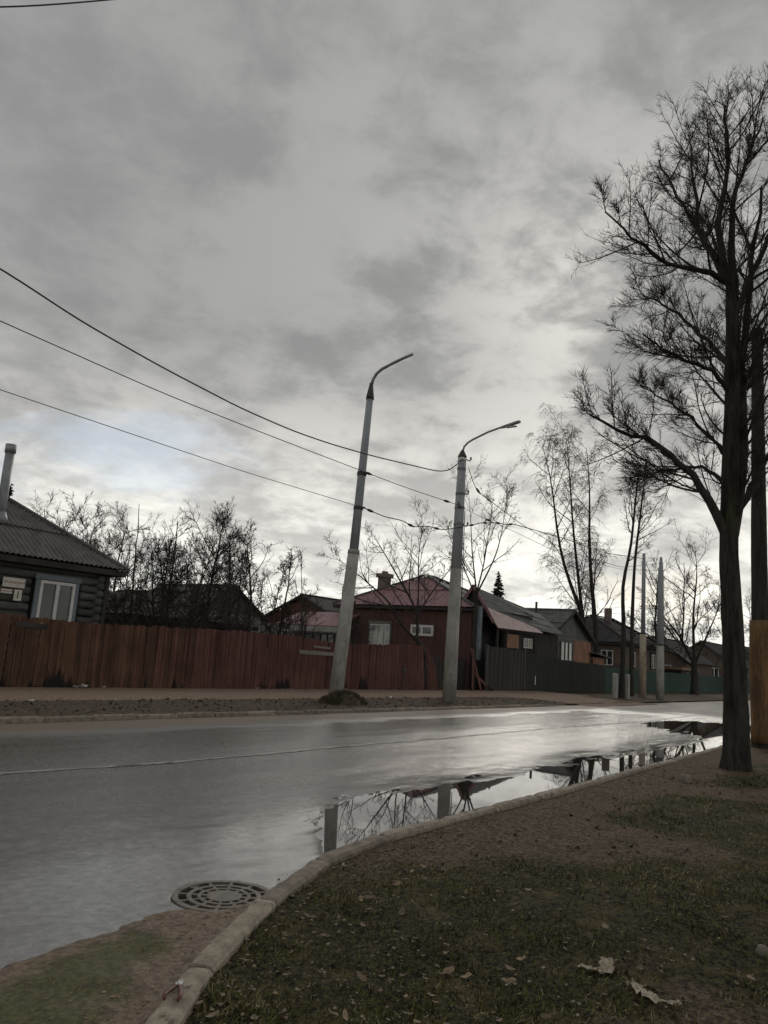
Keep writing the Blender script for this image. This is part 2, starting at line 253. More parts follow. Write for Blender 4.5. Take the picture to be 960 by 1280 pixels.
# ------------------------------------------------------------------ object helpers
ORG = {}
def link(o): col.objects.link(o); return o
def tag(o, label=None, cat=None, group=None, kind=None):
    for k, v in (('label', label), ('category', cat), ('group', group), ('kind', kind)):
        if v: o[k] = v
    return o
def empty(name, loc, label=None, cat=None, group=None, kind=None):
    o = link(bpy.data.objects.new(name, None)); o.location = loc; o.empty_display_size = .2; ORG[o.name] = Vector(loc)
    return tag(o, label, cat, group, kind)
def mesh_obj(name, me, mat, parent=None, loc=None):
    if mat is not None and not me.materials: me.materials.append(mat)
    o = link(bpy.data.objects.new(name, me))
    if parent is not None: o.parent = parent
    if loc is not None: o.location = loc
    return o
class MB:
    """Collects boxes, tubes, rings and faces in world coordinates; build() links them as one mesh under its parent's origin."""
    def __init__(s): s.v = []; s.f = []
    def add(s, vs, fs):
        k = len(s.v); s.v += [tuple(map(float, p)) for p in vs]; s.f += [tuple(i+k for i in f) for f in fs]; return s
    def box(s, x0, x1, y0, y1, z0, z1):
        return s.add([(x, y, z) for z in (z0, z1) for x, y in ((x0, y0), (x1, y0), (x1, y1), (x0, y1))],
                     [(3, 2, 1, 0), (4, 5, 6, 7), (0, 1, 5, 4), (1, 2, 6, 5), (2, 3, 7, 6), (3, 0, 4, 7)])
    def bar(s, a, b, w, t, up=(0, 0, 1)):
        a, b = Vector(a), Vector(b); d = (b-a).normalized(); x = d.cross(Vector(up))
        if x.length < 1e-4: x = d.cross(Vector((1, 0, 0)))
        x.normalize(); y = x.cross(d)
        return s.add([p+x*w/2*i+y*t/2*j for p in (a, b) for i, j in ((-1, -1), (1, -1), (1, 1), (-1, 1))],
                     [(3, 2, 1, 0), (4, 5, 6, 7), (0, 1, 5, 4), (1, 2, 6, 5), (2, 3, 7, 6), (3, 0, 4, 7)])
    def tube(s, pts, rad, n=8, cap=True):
        pts = [Vector(p) for p in pts]; k = len(pts)
        if not hasattr(rad, '__len__'): rad = [rad]*k
        vs = []; ref = None
        for i, p in enumerate(pts):
            d = (pts[min(i+1, k-1)]-pts[max(i-1, 0)]).normalized()
            if ref is None: ref = d.orthogonal().normalized()
            x = (ref-d*ref.dot(d)).normalized(); ref = x; y = d.cross(x)
            vs += [p+(x*math.cos(2*math.pi*j/n)+y*math.sin(2*math.pi*j/n))*rad[i] for j in range(n)]
        fs = [(i*n+j, i*n+(j+1) % n, (i+1)*n+(j+1) % n, (i+1)*n+j) for i in range(k-1) for j in range(n)]
        if cap: fs += [tuple(range(n))[::-1], tuple((k-1)*n+j for j in range(n))]
        return s.add(vs, fs)
    def ring(s, c, r0, r1, z0, z1, n=48):
        vs = [(c[0]+r*math.cos(2*math.pi*j/n), c[1]+r*math.sin(2*math.pi*j/n), z) for r, z in ((r0, z0), (r0, z1), (r1, z1), (r1, z0)) for j in range(n)]
        return s.add(vs, [(i*n+j, ((i+1) % 4)*n+j, ((i+1) % 4)*n+(j+1) % n, i*n+(j+1) % n) for i in range(4) for j in range(n)])
    def prism(s, poly, y0, y1, axis='y'):
        """Extrude a polygon: axis 'y' takes (x,z) points, 'x' takes (y,z), 'z' takes (x,y)."""
        f = {'y': lambda p, t: (p[0], t, p[1]), 'x': lambda p, t: (t, p[0], p[1]), 'z': lambda p, t: (p[0], p[1], t)}[axis]; k = len(poly)
        return s.add([f(p, y0) for p in poly]+[f(p, y1) for p in poly], [tuple(range(k))[::-1], tuple(range(k, 2*k))]+[(i, (i+1) % k, k+(i+1) % k, k+i) for i in range(k)])
    def build(s, name, mat, parent=None, smooth=False, kind=None, label=None):
        o3 = Vector((0, 0, 0)); p = parent
        while p is not None: o3 = o3+p.location; p = p.parent
        me = bpy.data.meshes.new(name); me.from_pydata([(a-o3.x, b-o3.y, c-o3.z) for a, b, c in s.v], [], s.f); me.update()
        if smooth: me.polygons.foreach_set('use_smooth', [True]*len(me.polygons))
        o = mesh_obj(name, me, mat, parent)
        if kind: o['kind'] = kind
        if label: o['label'] = label
        return o
def np_mesh(name, V, F, mat, parent=None, smooth=True, attrs=None, kind=None):
    """Mesh from numpy arrays of equal-sided faces."""
    me = bpy.data.meshes.new(name); nf, k = F.shape
    me.vertices.add(len(V)); me.vertices.foreach_set('co', np.ascontiguousarray(V, dtype=np.float32).ravel())
    me.loops.add(nf*k); me.loops.foreach_set('vertex_index', np.ascontiguousarray(F, dtype=np.int32).ravel())
    me.polygons.add(nf); me.polygons.foreach_set('loop_start', np.arange(0, nf*k, k, dtype=np.int32))
    if smooth: me.polygons.foreach_set('use_smooth', np.ones(nf, dtype=bool))
    for an, av in (attrs or {}).items():
        at = me.attributes.new(an, 'FLOAT', 'POINT'); at.data.foreach_set('value', np.ascontiguousarray(av, dtype=np.float32).ravel())
    me.update(calc_edges=True)
    o = mesh_obj(name, me, mat, parent)
    if kind: o['kind'] = kind
    return o
def vnoise(x, y, seed=0, octv=4, rough=.5):
    """Value noise on numpy arrays, about -1..1."""
    rs = np.random.RandomState(seed); T = rs.rand(256, 256); out = 0.; a = 1.; tot = 0.
    for o in range(octv):
        xi = np.floor(x).astype(int); yi = np.floor(y).astype(int); fx = x-xi; fy = y-yi; fx = fx*fx*(3-2*fx); fy = fy*fy*(3-2*fy)
        g = lambda i, j: T[(xi+i) & 255, (yi+j) & 255]
        out = out+a*((g(0, 0)*(1-fx)+g(1, 0)*fx)*(1-fy)+(g(0, 1)*(1-fx)+g(1, 1)*fx)*fy); tot += a; a *= rough; x = x*2.03+7.1; y = y*2.03+3.7
    return (out/tot-.5)*2
def steps(lo, hi, f):
    """Coordinates from lo to hi with local step f(x)."""
    v = [lo]
    while v[-1] < hi: v.append(v[-1]+f(v[-1]))
    return np.array(v)
def sheet(name, xs, ys, zf, mat, kind='structure', attrs=None, keep=None):
    X, Y = np.meshgrid(xs, ys, indexing='ij'); Z = zf(X, Y)
    V = np.stack([X, Y, Z], -1).reshape(-1, 3); nx, ny = X.shape; i = np.arange(nx*ny).reshape(nx, ny)
    F = np.stack([i[:-1, :-1], i[1:, :-1], i[1:, 1:], i[:-1, 1:]], -1).reshape(-1, 4)
    if keep is not None:
        k = keep(X, Y); F = F[(k[:-1, :-1] | k[1:, 1:] | k[1:, :-1] | k[:-1, 1:]).reshape(-1)]
        used = np.unique(F); re = np.full(nx*ny, -1); re[used] = np.arange(len(used)); V = V[used]; F = re[F]; X = X.reshape(-1)[used]; Y = Y.reshape(-1)[used]
    return np_mesh(name, V, F, mat, None, True, {k: f(X, Y) for k, f in (attrs or {}).items()}, kind)

# ------------------------------------------------------------------ ground, road, kerbs
KX = np.array([-30, -3, 0, 1.0, 1.8, 2.26, 2.63, 3.11, 3.5, 3.88, 4.4, 4.91, 5.4, 5.9, 7.06, 9., 11.78, 19.9, 60, 160.])
KY = np.array([-21.5, -1.15, 1.1, 1.85, 2.44, 2.77, 3.01, 3.27, 3.47, 3.66, 3.88, 4.06, 4.16, 4.20, 4.23, 4.25, 4.33, 4.66, 5.6, 8.])
kerb_y = lambda x: np.interp(x, KX, KY)                     # road-side edge of the near kerb
GRATE = (3.74, 3.86)
def road_z(X, Y):
    z = .018*(np.clip(Y, 4.2, 9.)-5.45)-.02*np.clip(Y-9., 0, 9)                                  # camber
    z = z+.006*vnoise(X*.35, Y*1.6, 3, 3)+.0045*vnoise(X*1.1, Y*3.2, 5, 3)+.0022*vnoise(X*4, Y*9, 8, 2)
    z = z+(lambda q: .034*q*q*(3-2*q))(np.clip((6.7-X)/2.3, 0, 1))+.0016*vnoise(X*11, Y*13, 9, 3)*np.clip((X-5.2)/1., 0, 1)                                                         # the puddle ends short of the drain
    z = z+np.clip((X-13.5)/9, 0, 1)*(.012+.012*vnoise(X*.55, Y*5., 11, 3))                        # broken film further up the gutter
    dip = np.exp(-((X-26.5)/4.2)**2-((Y-7.4)/2.0)**2); z = z-.075*dip
    z = z-np.clip((kerb_y(X)-.12-Y)/.1, 0, 1)*.25                                                # sinks away under the lawn
    r = np.hypot(X-GRATE[0], Y-GRATE[1]); z = np.where(r < .285, -.6, z)
    return z
def lawn_soil(X, Y):
    t = kerb_y(X)-Y
    a = np.clip(1.25-t/1.3, 0, 1)*np.clip((X-4.2)/1.6, 0, 1)+.75*vnoise(X*1.0, Y*1.0, 21, 5, .6)
    a = a+1.1*np.clip(vnoise(X*.75, Y*.75, 25, 4)-.08, 0, 1)*np.clip((t-.6)/.8, 0, 1)
    pth = np.exp(-((Y-(2.75-.45*(X-11.7)))/.42)**2)*np.clip((X-11.2)/.8, 0, 1)*np.clip((3.6-Y)/.4, 0, 1)
    return np.clip((a-.18)/.35+pth*2., 0, 1)
def lawn_z(X, Y):
    s = lawn_soil(X, Y); t = kerb_y(X)-Y
    z = .012+(.013+.022*(1-s))*vnoise(X*5, Y*5, 31, 5, .6)+.02*vnoise(X*.9, Y*.9, 33, 3)*np.clip(t/.6, 0, 1)
    return np.where(t < .09, -.3, z)
def silt_edge(X): return np.interp(X, [-30, 0., 1.2, 2.2, 2.86, 3.29, 3.6, 3.95, 4.4], [-18., 2.7, 3.35, 3.72, 3.86, 3.86, 3.68, 3.66, 3.85])
def silt_z(X, Y):
    d = silt_edge(X)+.10*vnoise(X*2.2, Y*2.2, 41, 4)-Y
    return .013+.024*np.tanh(d*5.)+.007*vnoise(X*9, Y*9, 43, 3)+np.where(Y < kerb_y(X)-.1, -.4, 0)
def setting():
    b = MB(); b.add([(-900, -900, -.35), (900, -900, -.35), (900, 900, -.35), (-900, 900, -.35)], [(0, 1, 2, 3)]); b.build('ground', M['yard'], kind='structure')
    xs = steps(-45, 170, lambda x: .035 if 2 < x < 6.5 else .06 if 6.5 <= x < 14 else .1 if 14 <= x < 34 else .5 if x > 34 else .4)
    ys = steps(-28, 13.4, lambda y: .035 if 2.2 < y < 6.2 else .08 if 6.2 <= y < 9 else .12 if y >= 9 else .5)
    sheet('road', xs, ys, road_z, M['road'], keep=lambda X, Y: Y > kerb_y(X)-.4)
    xs = steps(4.5, 34, lambda x: .5)
    b = MB(); b.prism([(x, float(kerb_y(x))-.06) for x in (4.9, 6, 8, 12, 18, 24, 30.5)]+[(30.5, 9.6), (24, 9.6), (20.5, 8.4), (18., 6.9), (12, 6.6), (7, 5.9), (5.6, 5.1), (4.6, 4.5), (4.6, 3.98)], -.03, 0., 'z')
    b.build('puddle', M['water'], kind='structure')
    xs = steps(-30, 150, lambda x: .028 if 2 < x < 7.5 else .06 if 7.5 <= x < 16 else .3 if -2 < x < 30 else 2.)
    ys = steps(-60, 8.2, lambda y: .03 if .6 < y < 4.8 else .3 if -3 < y <= .6 else .4 if y > 4.8 else 3.)
    sheet('lawn', xs, ys, lawn_z, M['lawn'], attrs={'soil': lawn_soil}, keep=lambda X, Y: Y < kerb_y(X)+.1)
    xs = steps(-22, 4.45, lambda x: .03 if x > 1.2 else .3); ys = steps(-17, 4.1, lambda y: .03 if y > 2 else .4)
    sheet('silt_patch', xs, ys, silt_z, M['silt'], attrs={'moss': lambda X, Y: np.clip(.5+(silt_edge(X)-.16-Y)*2.2, 0, 1)*np.clip((Y-kerb_y(X)-.02)/.45, 0, 1)*np.clip((3.4-X)/.5, 0, 1)},
          keep=lambda X, Y: (Y > kerb_y(X)-.15) & (Y < silt_edge(X)+.3))
    # far side: soil verge, worn footway, driveway apron, yards
    xs = steps(-45, 170, lambda x: .12 if 3 < x < 32 else .35 if x < 70 else 2.); ys = steps(13.3, 19.6, lambda y: .12)
    sheet('verge', xs, ys, lambda X, Y: .05+.02*np.clip(Y-13.5, 0, 2)+(.03*vnoise(X*2.6, Y*2.6, 51, 5, .65)-.08*np.clip((Y-16.1)/.5, 0, 1))*np.clip((Y-13.4)/.3, 0, 1), M['verge'])
    sheet('pavement', steps(-45, 43, lambda x: .2), steps(16.3, 19.35, lambda y: .2),
          lambda X, Y: .115+.012*vnoise(X*.8, Y*1.5, 53, 4)-.12*np.clip((16.55+.25*vnoise(X*.9, Y*0, 55, 3)-Y)/.2, 0, 1)-.1*np.clip((X-41.5)/1, 0, 1), M['pavement'])
    sheet('driveway_apron', steps(30.4, 41.5, lambda x: .12), steps(12.5, 17, lambda y: .15),
          lambda X, Y: .02+.03*(Y-12.5)+.012*vnoise(X*1.1, Y*1.1, 57, 4)-.16*np.clip((np.abs(X-36.2+.35*(Y-14))-4.+.6*vnoise(X*.7, Y*.7, 58, 3))/.8, 0, 1), M['pavement'])
    b = MB(); b.box(-300, 500, 19.36, 700, -.3, .02); b.build('yard_ground', M['yard'], kind='structure')
    # seam of worn paint along the crown
    V = []; F = []; xs = np.arange(-40, 33, .25)
    for i, x in enumerate(xs):
        y = 8.12+.012*x+.02*math.sin(x*.7); w = .035+.012*math.sin(x*3.1)+.01*math.sin(x*7.7)
        for yy in (y-w, y+w): V.append((x, yy, float(road_z(np.array(x), np.array(yy)))+.006))
        if i: F.append((2*i-2, 2*i, 2*i+1, 2*i-1))
    np_mesh('road_marking', np.array(V), np.array(F), M['line'], kind='structure')
setting()

def kerb_stones():
    rng = random.Random(4); meshes = []
    for k in range(5):
        L, W, Hh = .978, .138, .34; nx = 12; vs = []; fs = []; c = .018
        prof = [(0, -Hh), (0, -c*1.3), (c, 0), (W-c, 0), (W, -c*1.3), (W, -Hh)]
        for i in range(nx+1):
            x = L*i/nx; e = .012 if i in (0, nx) else 0
            for j, (y, z) in enumerate(prof):
                chip = rng.random()**7*.011 if 0 < j < 5 else 0
                vs.append((x+(.006 if i == 0 else -.006 if i == nx else 0)*0, y+(chip if j in (1, 2) else -chip if j in (3, 4) else 0)+rng.uniform(-.001, .001), z-chip*.6-e*(0 < j < 5)+rng.uniform(-.0008, .0008)))
        for i in range(nx):
            for j in range(5): fs.append((i*6+j, i*6+j+1, (i+1)*6+j+1, (i+1)*6+j))
        fs += [tuple(range(6))[::-1], tuple(nx*6+j for j in range(6))]
        me = bpy.data.meshes.new('kerb_stone'); me.from_pydata([(x, -y, z) for x, y, z in vs], [], [f[::-1] for f in fs]); me.update(); me.materials.append(M['kerb']); meshes.append(me)
    # near kerb: joints walked along the curve
    root = empty('kerb', (0, 0, 0), kind='structure')
    P = [(x, float(kerb_y(x))) for x in np.arange(-14, 100, .02)]; arc = [0.]
    for a, b in zip(P, P[1:]): arc.append(arc[-1]+math.dist(a, b))
    arc = np.array(arc); px = np.array([p[0] for p in P]); py = np.array([p[1] for p in P])
    s0 = float(np.interp(2.83, px, arc)) % 1.07
    for i, s in enumerate(np.arange(s0, arc[-1]-1.1, 1.07)):
        x0, y0 = np.interp(s, arc, px), np.interp(s, arc, py); x1, y1 = np.interp(s+1.07, arc, px), np.interp(s+1.07, arc, py)
        o = mesh_obj('kerb_stone', meshes[i % 5], None, root, (x0, y0, .062+rng.uniform(-.008, .006)-max(0, min(.03, (x0-12)*.006))))
        o.rotation_euler = (rng.uniform(-.03, .03), rng.uniform(-.009, .009), math.atan2(y1-y0, x1-x0)+rng.uniform(-.006, .006)); o.scale = (1.07*1.0, 1, 1)
    root = empty('kerb', (0, 13.35, 0), kind='structure')
    for i, x in enumerate(np.arange(-20, 30.2, 1.0)):
        o = mesh_obj('kerb_stone', meshes[(i*3) % 5], None, root, (x, rng.uniform(-.012, .012)-.02, .075+rng.uniform(-.012, .01)-max(0, min(.05, (x-26)*.012)))); o.rotation_euler = (rng.uniform(-.03, .03), rng.uniform(-.008, .008), rng.uniform(-.012, .012))
kerb_stones()

def verge_litter():
    rs = np.random.RandomState(77); n = 4500; X = 4+28*rs.rand(n)**.9; Y = 13.45+2.9*rs.rand(n); k = vnoise(X*1.3, Y*1.3, 61, 4)+.5*rs.randn(n) > -.1; X, Y = X[k], Y[k]; n = len(X)
    z = .06+.02*np.clip(Y-13.5, 0, 2)+(.03*vnoise(X*2.6, Y*2.6, 51, 5, .65)-.08*np.clip((Y-16.1)/.5, 0, 1))*np.clip((Y-13.4)/.3, 0, 1)
    B = np.stack([X, Y, z], 1); s = (.010+.028*rs.rand(n)**3)[:, None]; V = np.stack([B+s*rs.randn(n, 3)*[1, 1, .5] for _ in range(4)], 1); V[:, 3, 2] += s[:, 0]
    F = np.array([(0, 1, 2), (0, 1, 3), (1, 2, 3), (2, 0, 3)]); F = (np.arange(n)[:, None, None]*4+F[None]).reshape(-1, 3)
    np_mesh('soil_clods', V.reshape(-1, 3), F, M['verge'], None, False, None, 'stuff')
verge_litter()

# ------------------------------------------------------------------ trees
def unit(a): return a/np.maximum(np.linalg.norm(a, axis=-1, keepdims=True), 1e-9)
def spawn(rs, P, Rd, n, t0, ang, ratio, segs, wander, up, rk, rmin, lmin=.15, lmax=9., flat=0.):
    """n side shoots per parent polyline: P (B,S,3), Rd (B,S)."""
    B, S, _ = P.shape; idx = np.repeat(np.arange(B), n); t = t0+(1-t0)*rs.rand(B*n)**.8; t = np.minimum(t, .995)
    f = t*(S-1); i = f.astype(int); w = (f-i)[:, None]
    pos = P[idx, i]*(1-w)+P[idx, i+1]*w; r = (Rd[idx, i]*(1-w[:, 0])+Rd[idx, i+1]*w[:, 0]); tan = unit(P[idx, i+1]-P[idx, i])
    q = rs.randn(B*n, 3); q[:, 2] *= (1-flat); q = unit(q-tan*(q*tan).sum(-1, keepdims=True)); a = np.radians(ang*(.65+.7*rs.rand(B*n)))[:, None]
    d = unit(tan*np.cos(a)+q*np.sin(a)); Lp = np.linalg.norm(np.diff(P, axis=1), axis=-1).sum(1)[idx]
    L = np.clip(Lp*ratio*(1-.55*t)*(.30+1.15*rs.rand(B*n)**1.4), lmin, lmax); pts = [pos]
    for k in range(segs):
        d = unit(d+wander*rs.randn(B*n, 3)+np.array([0, 0, up])); pts.append(pts[-1]+d*(L/segs)[:, None])
    r0 = np.maximum(np.minimum(r*.75, rk*L), rmin)
    return np.stack(pts, 1), r0[:, None]*np.linspace(1, .35, segs+1)[None]
def tubes(P, Rd, n):
    B, S, _ = P.shape; T = np.empty_like(P); T[:, 1:-1] = P[:, 2:]-P[:, :-2]; T[:, 0] = P[:, 1]-P[:, 0]; T[:, -1] = P[:, -1]-P[:, -2]; T = unit(T)
    ref = np.where(np.abs(T[..., 2:3]) > .8, np.array([1., .2, 0]), np.array([.1, 0, 1.])); X = unit(np.cross(T, ref)); Y = np.cross(T, X)
    a = np.arange(n)*2*np.pi/n
    V = P[:, :, None]+(X[:, :, None]*np.cos(a)[:, None]+Y[:, :, None]*np.sin(a)[:, None])*Rd[:, :, None, None]
    i = np.arange(B*S*n).reshape(B, S, n); j = np.roll(i, -1, 2)
    F = np.stack([i[:, :-1], j[:, :-1], j[:, 1:], i[:, 1:]], -1).reshape(-1, 4)
    return V.reshape(-1, 3), F
def join(parts):
    V = []; F = []; k = 0
    for v, f in parts: V.append(v); F.append(f+k); k += len(v)
    return np.concatenate(V), np.concatenate(F)
def resample(pts, n):
    p = np.array(pts, float); s = np.r_[0, np.cumsum(np.linalg.norm(np.diff(p, axis=0), axis=1))]; t = np.linspace(0, s[-1], n)
    q = np.stack([np.interp(t, s, p[:, k]) for k in range(3)], 1)
    for _ in range(2): q[1:-1] = q[1:-1]*.5+(q[:-2]+q[2:])*.25
    return q
def put(name, parts, mat, root, kind=None):
    V, F = join(parts); return np_mesh(name, V-np.array(root.location), F, mat, root, True, None, kind)
def crown(rs, limbs, plan, root, mat):
    """limbs: list of (P,R) arrays; plan: list of shoot levels (n, t0, ang, ratio, segs, wander, up, rk, rmin, sides, lmin, lmax)."""
    parts = []; cur = [(P[None], R[None]) for P, R in limbs]
    for (n, t0, ang, ratio, segs, wander, up, rk, rmin, sides, lmin, lmax) in plan:
        nxt = []
        for P, Rd in cur:
            q = spawn(rs, P, Rd, n, t0, ang, ratio, segs, wander, up, rk, rmin, lmin, lmax); nxt.append(q); parts.append(tubes(q[0], q[1], sides))
        cur = nxt
    return put('crown', parts, mat, root, 'stuff')
def trunk_tube(pts, r0, r1, n=14, segs=22, flare=0., wob=.0, seed=1, power=1.):
    P = resample(pts, segs); t = np.linspace(0, 1, segs); Rd = r0+(r1-r0)*t**power
    Rd = Rd+flare*np.exp(-np.maximum(P[:, 2]-P[0, 2], 0)/.28)
    V, F = tubes(P[None], Rd[None], n)
    if wob:
        C = np.repeat(P, n, 0); a = np.tile(np.arange(n), segs); h = np.repeat(P[:, 2], n)
        k = 1+wob*vnoise(np.cos(a*2*np.pi/n)*6+9, h*1.1+np.sin(a*2*np.pi/n)*6, seed, 3)+wob*.45*vnoise(a*20./n*1.7, h*2.2, seed+1, 2)*(n > 20)+wob*.8*np.cos(a*2*np.pi/n*5+h*.3)*np.exp(-np.maximum(h, 0)/.5)
        V = C+(V-C)*k[:, None]
    return P, Rd, (V, F)

BIG = {'trunk': [(15.27, 3.3, -.15), (15.27, 3.3, 1.14), (15.24, 3.34, 2.71), (15.21, 3.38, 3.73), (15.22, 3.37, 4.49), (15.25, 3.34, 5.88), (15.28, 3.29, 7.16), (15.29, 3.28, 8.14), (15.29, 3.28, 9.41)],
 'limbs': [
  ([(15.25, 3.34, 4.2), (15.47, 3.21, 5.29), (15.6, 3.2, 6.28), (15.7, 3.23, 7.29), (15.85, 3.21, 8.34), (16.06, 3.09, 9.8), (16.25, 3.01, 10.95), (16.3, 2.9, 12.2)], .13),
  ([(15.28, 3.29, 9.2), (15.03, 3.47, 10.21), (14.9, 3.46, 10.96), (14.92, 3.27, 11.45), (14.82, 3.24, 12.41), (14.69, 3.24, 13.39)], .085),
  ([(15.26, 3.32, 9.2), (15.19, 3.75, 10.37), (15.21, 4.05, 11.17), (15.14, 4.49, 12.22), (15.22, 4.7, 12.94)], .075),
  ([(15.29, 3.28, 9.2), (15.43, 3.3, 10.63), (15.55, 3.35, 11.48), (15.94, 3.04, 12.92), (16.25, 2.83, 14.06)], .085),
  ([(15.12, 3.51, 9.82), (15.29, 3.9, 10.54), (15.65, 4.05, 11.77), (15.97, 4.25, 13.16), (16.2, 4.3, 13.9)], .06),
  ([(15.31, 3.25, 8.55), (15.19, 3.0, 9.09), (15.07, 2.74, 9.69), (14.98, 2.45, 10.37), (14.92, 2.11, 11.49)], .075),
  ([(15.28, 3.29, 9.2), (14.64, 3.73, 9.47), (14.09, 4.05, 9.22), (13.59, 4.3, 9.25), (13.08, 4.56, 9.6), (12.63, 4.74, 9.79), (12.24, 4.85, 9.85)], .065),
  ([(15.27, 3.31, 7.5), (15.3, 3.67, 8.04), (15.33, 4.03, 8.44), (15.34, 4.41, 9.02), (15.31, 4.86, 9.27), (15.34, 5.21, 9.64)], .06),
  ([(15.26, 3.32, 7.0), (14.73, 3.53, 7.36), (14.13, 3.83, 7.32), (13.54, 4.11, 7.4), (12.97, 4.38, 7.59)], .055),
  ([(15.22, 3.38, 4.1), (14.94, 3.56, 4.72), (14.64, 3.77, 5.15), (14.27, 4.07, 5.55), (13.98, 4.27, 5.72), (13.6, 4.58, 5.81), (13.18, 4.95, 5.96), (12.76, 5.32, 6.16)], .10),
  ([(15.25, 3.34, 5.65), (15.39, 3.77, 6.28), (15.46, 4.31, 6.82), (15.6, 4.74, 7.2), (15.66, 5.29, 7.63)], .055),
  ([(15.23, 3.36, 5.0), (15.51, 3.74, 5.59), (15.7, 4.24, 5.76), (15.77, 4.89, 5.66), (15.82, 5.58, 5.56)], .05),
  ([(15.25, 3.34, 4.4), (15.15, 3.05, 4.83), (15.01, 2.82, 5.31), (14.94, 2.5, 5.86), (14.93, 2.1, 6.56)], .075),
  ([(15.29, 3.28, 6.75), (15.9, 3.14, 7.51), (16.54, 2.95, 8.39), (17.3, 2.6, 9.51)], .06)]}
def big_tree():
    rs = np.random.RandomState(7)
    root = empty('bare_tree', (15.27, 3.3, 0), 'tall bare tree with dark mossy trunk on the near lawn, closest of all trees', 'tree')
    P, Rd, tb = trunk_tube(BIG['trunk'], .225, .112, 40, 92, .09, .11, 3, .70); put('trunk', [tb], M['mossbark'], root)
    limbs = [(P[48::2], Rd[48::2])]
    for li, (pts, r) in enumerate(BIG['limbs']):
        if 6 <= li <= 11: pts = [tuple(q) for q in resample(pts, 20)[:19]]
        pts = [(x, y, z if z < 9.2 else 9.2+(z-9.2)*.86) for x, y, z in pts]
        p = resample(pts, 14); rr = 1.02*r*(1-.80*np.linspace(0, 1, 14)**.8)
        p[1:-1] += rs.randn(12, 3)*.02; put('limb', [tubes(p[None], rr[None], 8)], M['bark'], root); limbs.append((p, rr))
    crown(rs, limbs, [(25, .05, 42, .48, 9, .055, .06, .012, .0075, 5, .4, 2.6), (12, .05, 40, .54, 7, .06, .04, .010, .0050, 3, .22, 1.45), (7, .08, 38, .55, 4, .06, .03, .009, .0037, 3, .14, .65)], root, M['twig'])
big_tree()
def topped():
    root = empty('topped_trunk', (20.9, 3.95, 0), 'thick topped trunk with orange brown lower sleeve at the right edge', 'tree trunk')
    P, Rd, tb = trunk_tube([(20.9, 3.93, -.2), (20.92, 3.95, 3.04), (20.92, 3.93, 6.15), (20.94, 3.91, 8.69), (20.95, 3.9, 10.63)], .225, .135, 16, 30, .05, .06, 9)
    V, F = tb; nv = len(V); V = np.vstack([V, P[-1:]+[0, 0, .01]]); top = np.array([[nv-16+j, nv-16+(j+1) % 16, nv, nv] for j in range(16)])
    np_mesh('trunk', V-np.array(root.location), np.vstack([F, top]), M['bark'], root)
    b = MB(); n = 24; vs = []; hs = np.linspace(.12, 3.02, 12)
    for r_off in (.03, .07):
        for k, h in enumerate(hs):
            for j in range(n):
                a = 2*math.pi*j/n; rr = .235-.012*h+r_off+.012*math.sin(a*3+h)+.02*math.sin(a*5+h*2.3)*.5
                vs.append((20.92+rr*math.cos(a), 3.90+rr*math.sin(a), h))
    m = n*len(hs); fs = []
    for k in range(len(hs)-1):
        for j in range(n):
            j2 = (j+1) % n; fs += [(m+k*n+j, m+k*n+j2, m+(k+1)*n+j2, m+(k+1)*n+j), (k*n+j2, k*n+j, (k+1)*n+j, (k+1)*n+j2)]
    for j in range(n):
        j2 = (j+1) % n; t = (len(hs)-1)*n; fs += [(m+t+j, m+t+j2, t+j2, t+j), (j, j2, m+j2, m+j)]
    b.add(vs, fs); b.build('lower_sleeve', M['peeled'], root, True, label='orange brown lower sleeve with a straight top edge')
topped()
def guided(name, label, group, trunk_pts, r0, r1, limb_list, plan, seed, tm, cm, base=None, extra_trunk_crown=False):
    rs = np.random.RandomState(seed); root = empty(name, tuple(trunk_pts[0][:2])+(0,), label, 'tree', group)
    P, Rd, tb = trunk_tube(trunk_pts, r0, r1, 9, 16, r0*.3, .06, seed); put('trunk', [tb], tm, root)
    limbs = [(P[6:], Rd[6:])] if extra_trunk_crown else []
    for pts, r in limb_list:
        p = resample(pts, 14); rr = r*(1-.92*np.linspace(0, 1, 14)**.9); put('limb', [tubes(p[None], rr[None], 6)], tm, root); limbs.append((p, rr))
    crown(rs, limbs, plan, root, cm); return root
LOOSE = [(15, .12, 45, .46, 6, .10, .07, .014, .011, 4, .6, 3.0), (8, .15, 45, .5, 5, .14, .05, .012, .0085, 3, .3, 1.3), (5, .2, 42, .5, 3, .16, .02, .01, .0068, 3, .15, .6)]
guided('apple_tree', 'leaning young bare tree with forked stems growing behind the fence end', None,
       [(31.62, 19.6, -.1), (31.37, 19.9, .91), (30.95, 20.4, 1.9), (30.77, 20.64, 2.4)], .16, .11,
       [([(30.77, 20.64, 2.3), (30.3, 21.03, 2.76), (29.92, 21.3, 3.29), (29.61, 21.47, 4.04), (29.05, 21.98, 4.5), (28.46, 22.53, 5.11), (27.85, 23.11, 5.68), (27.36, 23.52, 5.99)], .075),
        ([(30.77, 20.64, 2.3), (30.94, 20.69, 3.46), (30.95, 20.96, 3.91), (30.73, 21.53, 4.8), (30.53, 22.07, 5.63), (30.35, 22.59, 6.48), (30.01, 23.32, 7.57)], .085),
        ([(30.74, 20.68, 3.1), (30.82, 20.74, 4.02), (30.92, 20.78, 4.94), (30.91, 20.95, 6.14), (31.06, 20.92, 7.42), (31.13, 20.99, 8.55)], .055),
        ([(30.75, 20.67, 3.5), (31.69, 20.53, 4.68), (32.69, 20.3, 5.78), (33.59, 20.21, 6.91)], .05)], LOOSE, 11, M['bark'], M['twigbrown'])
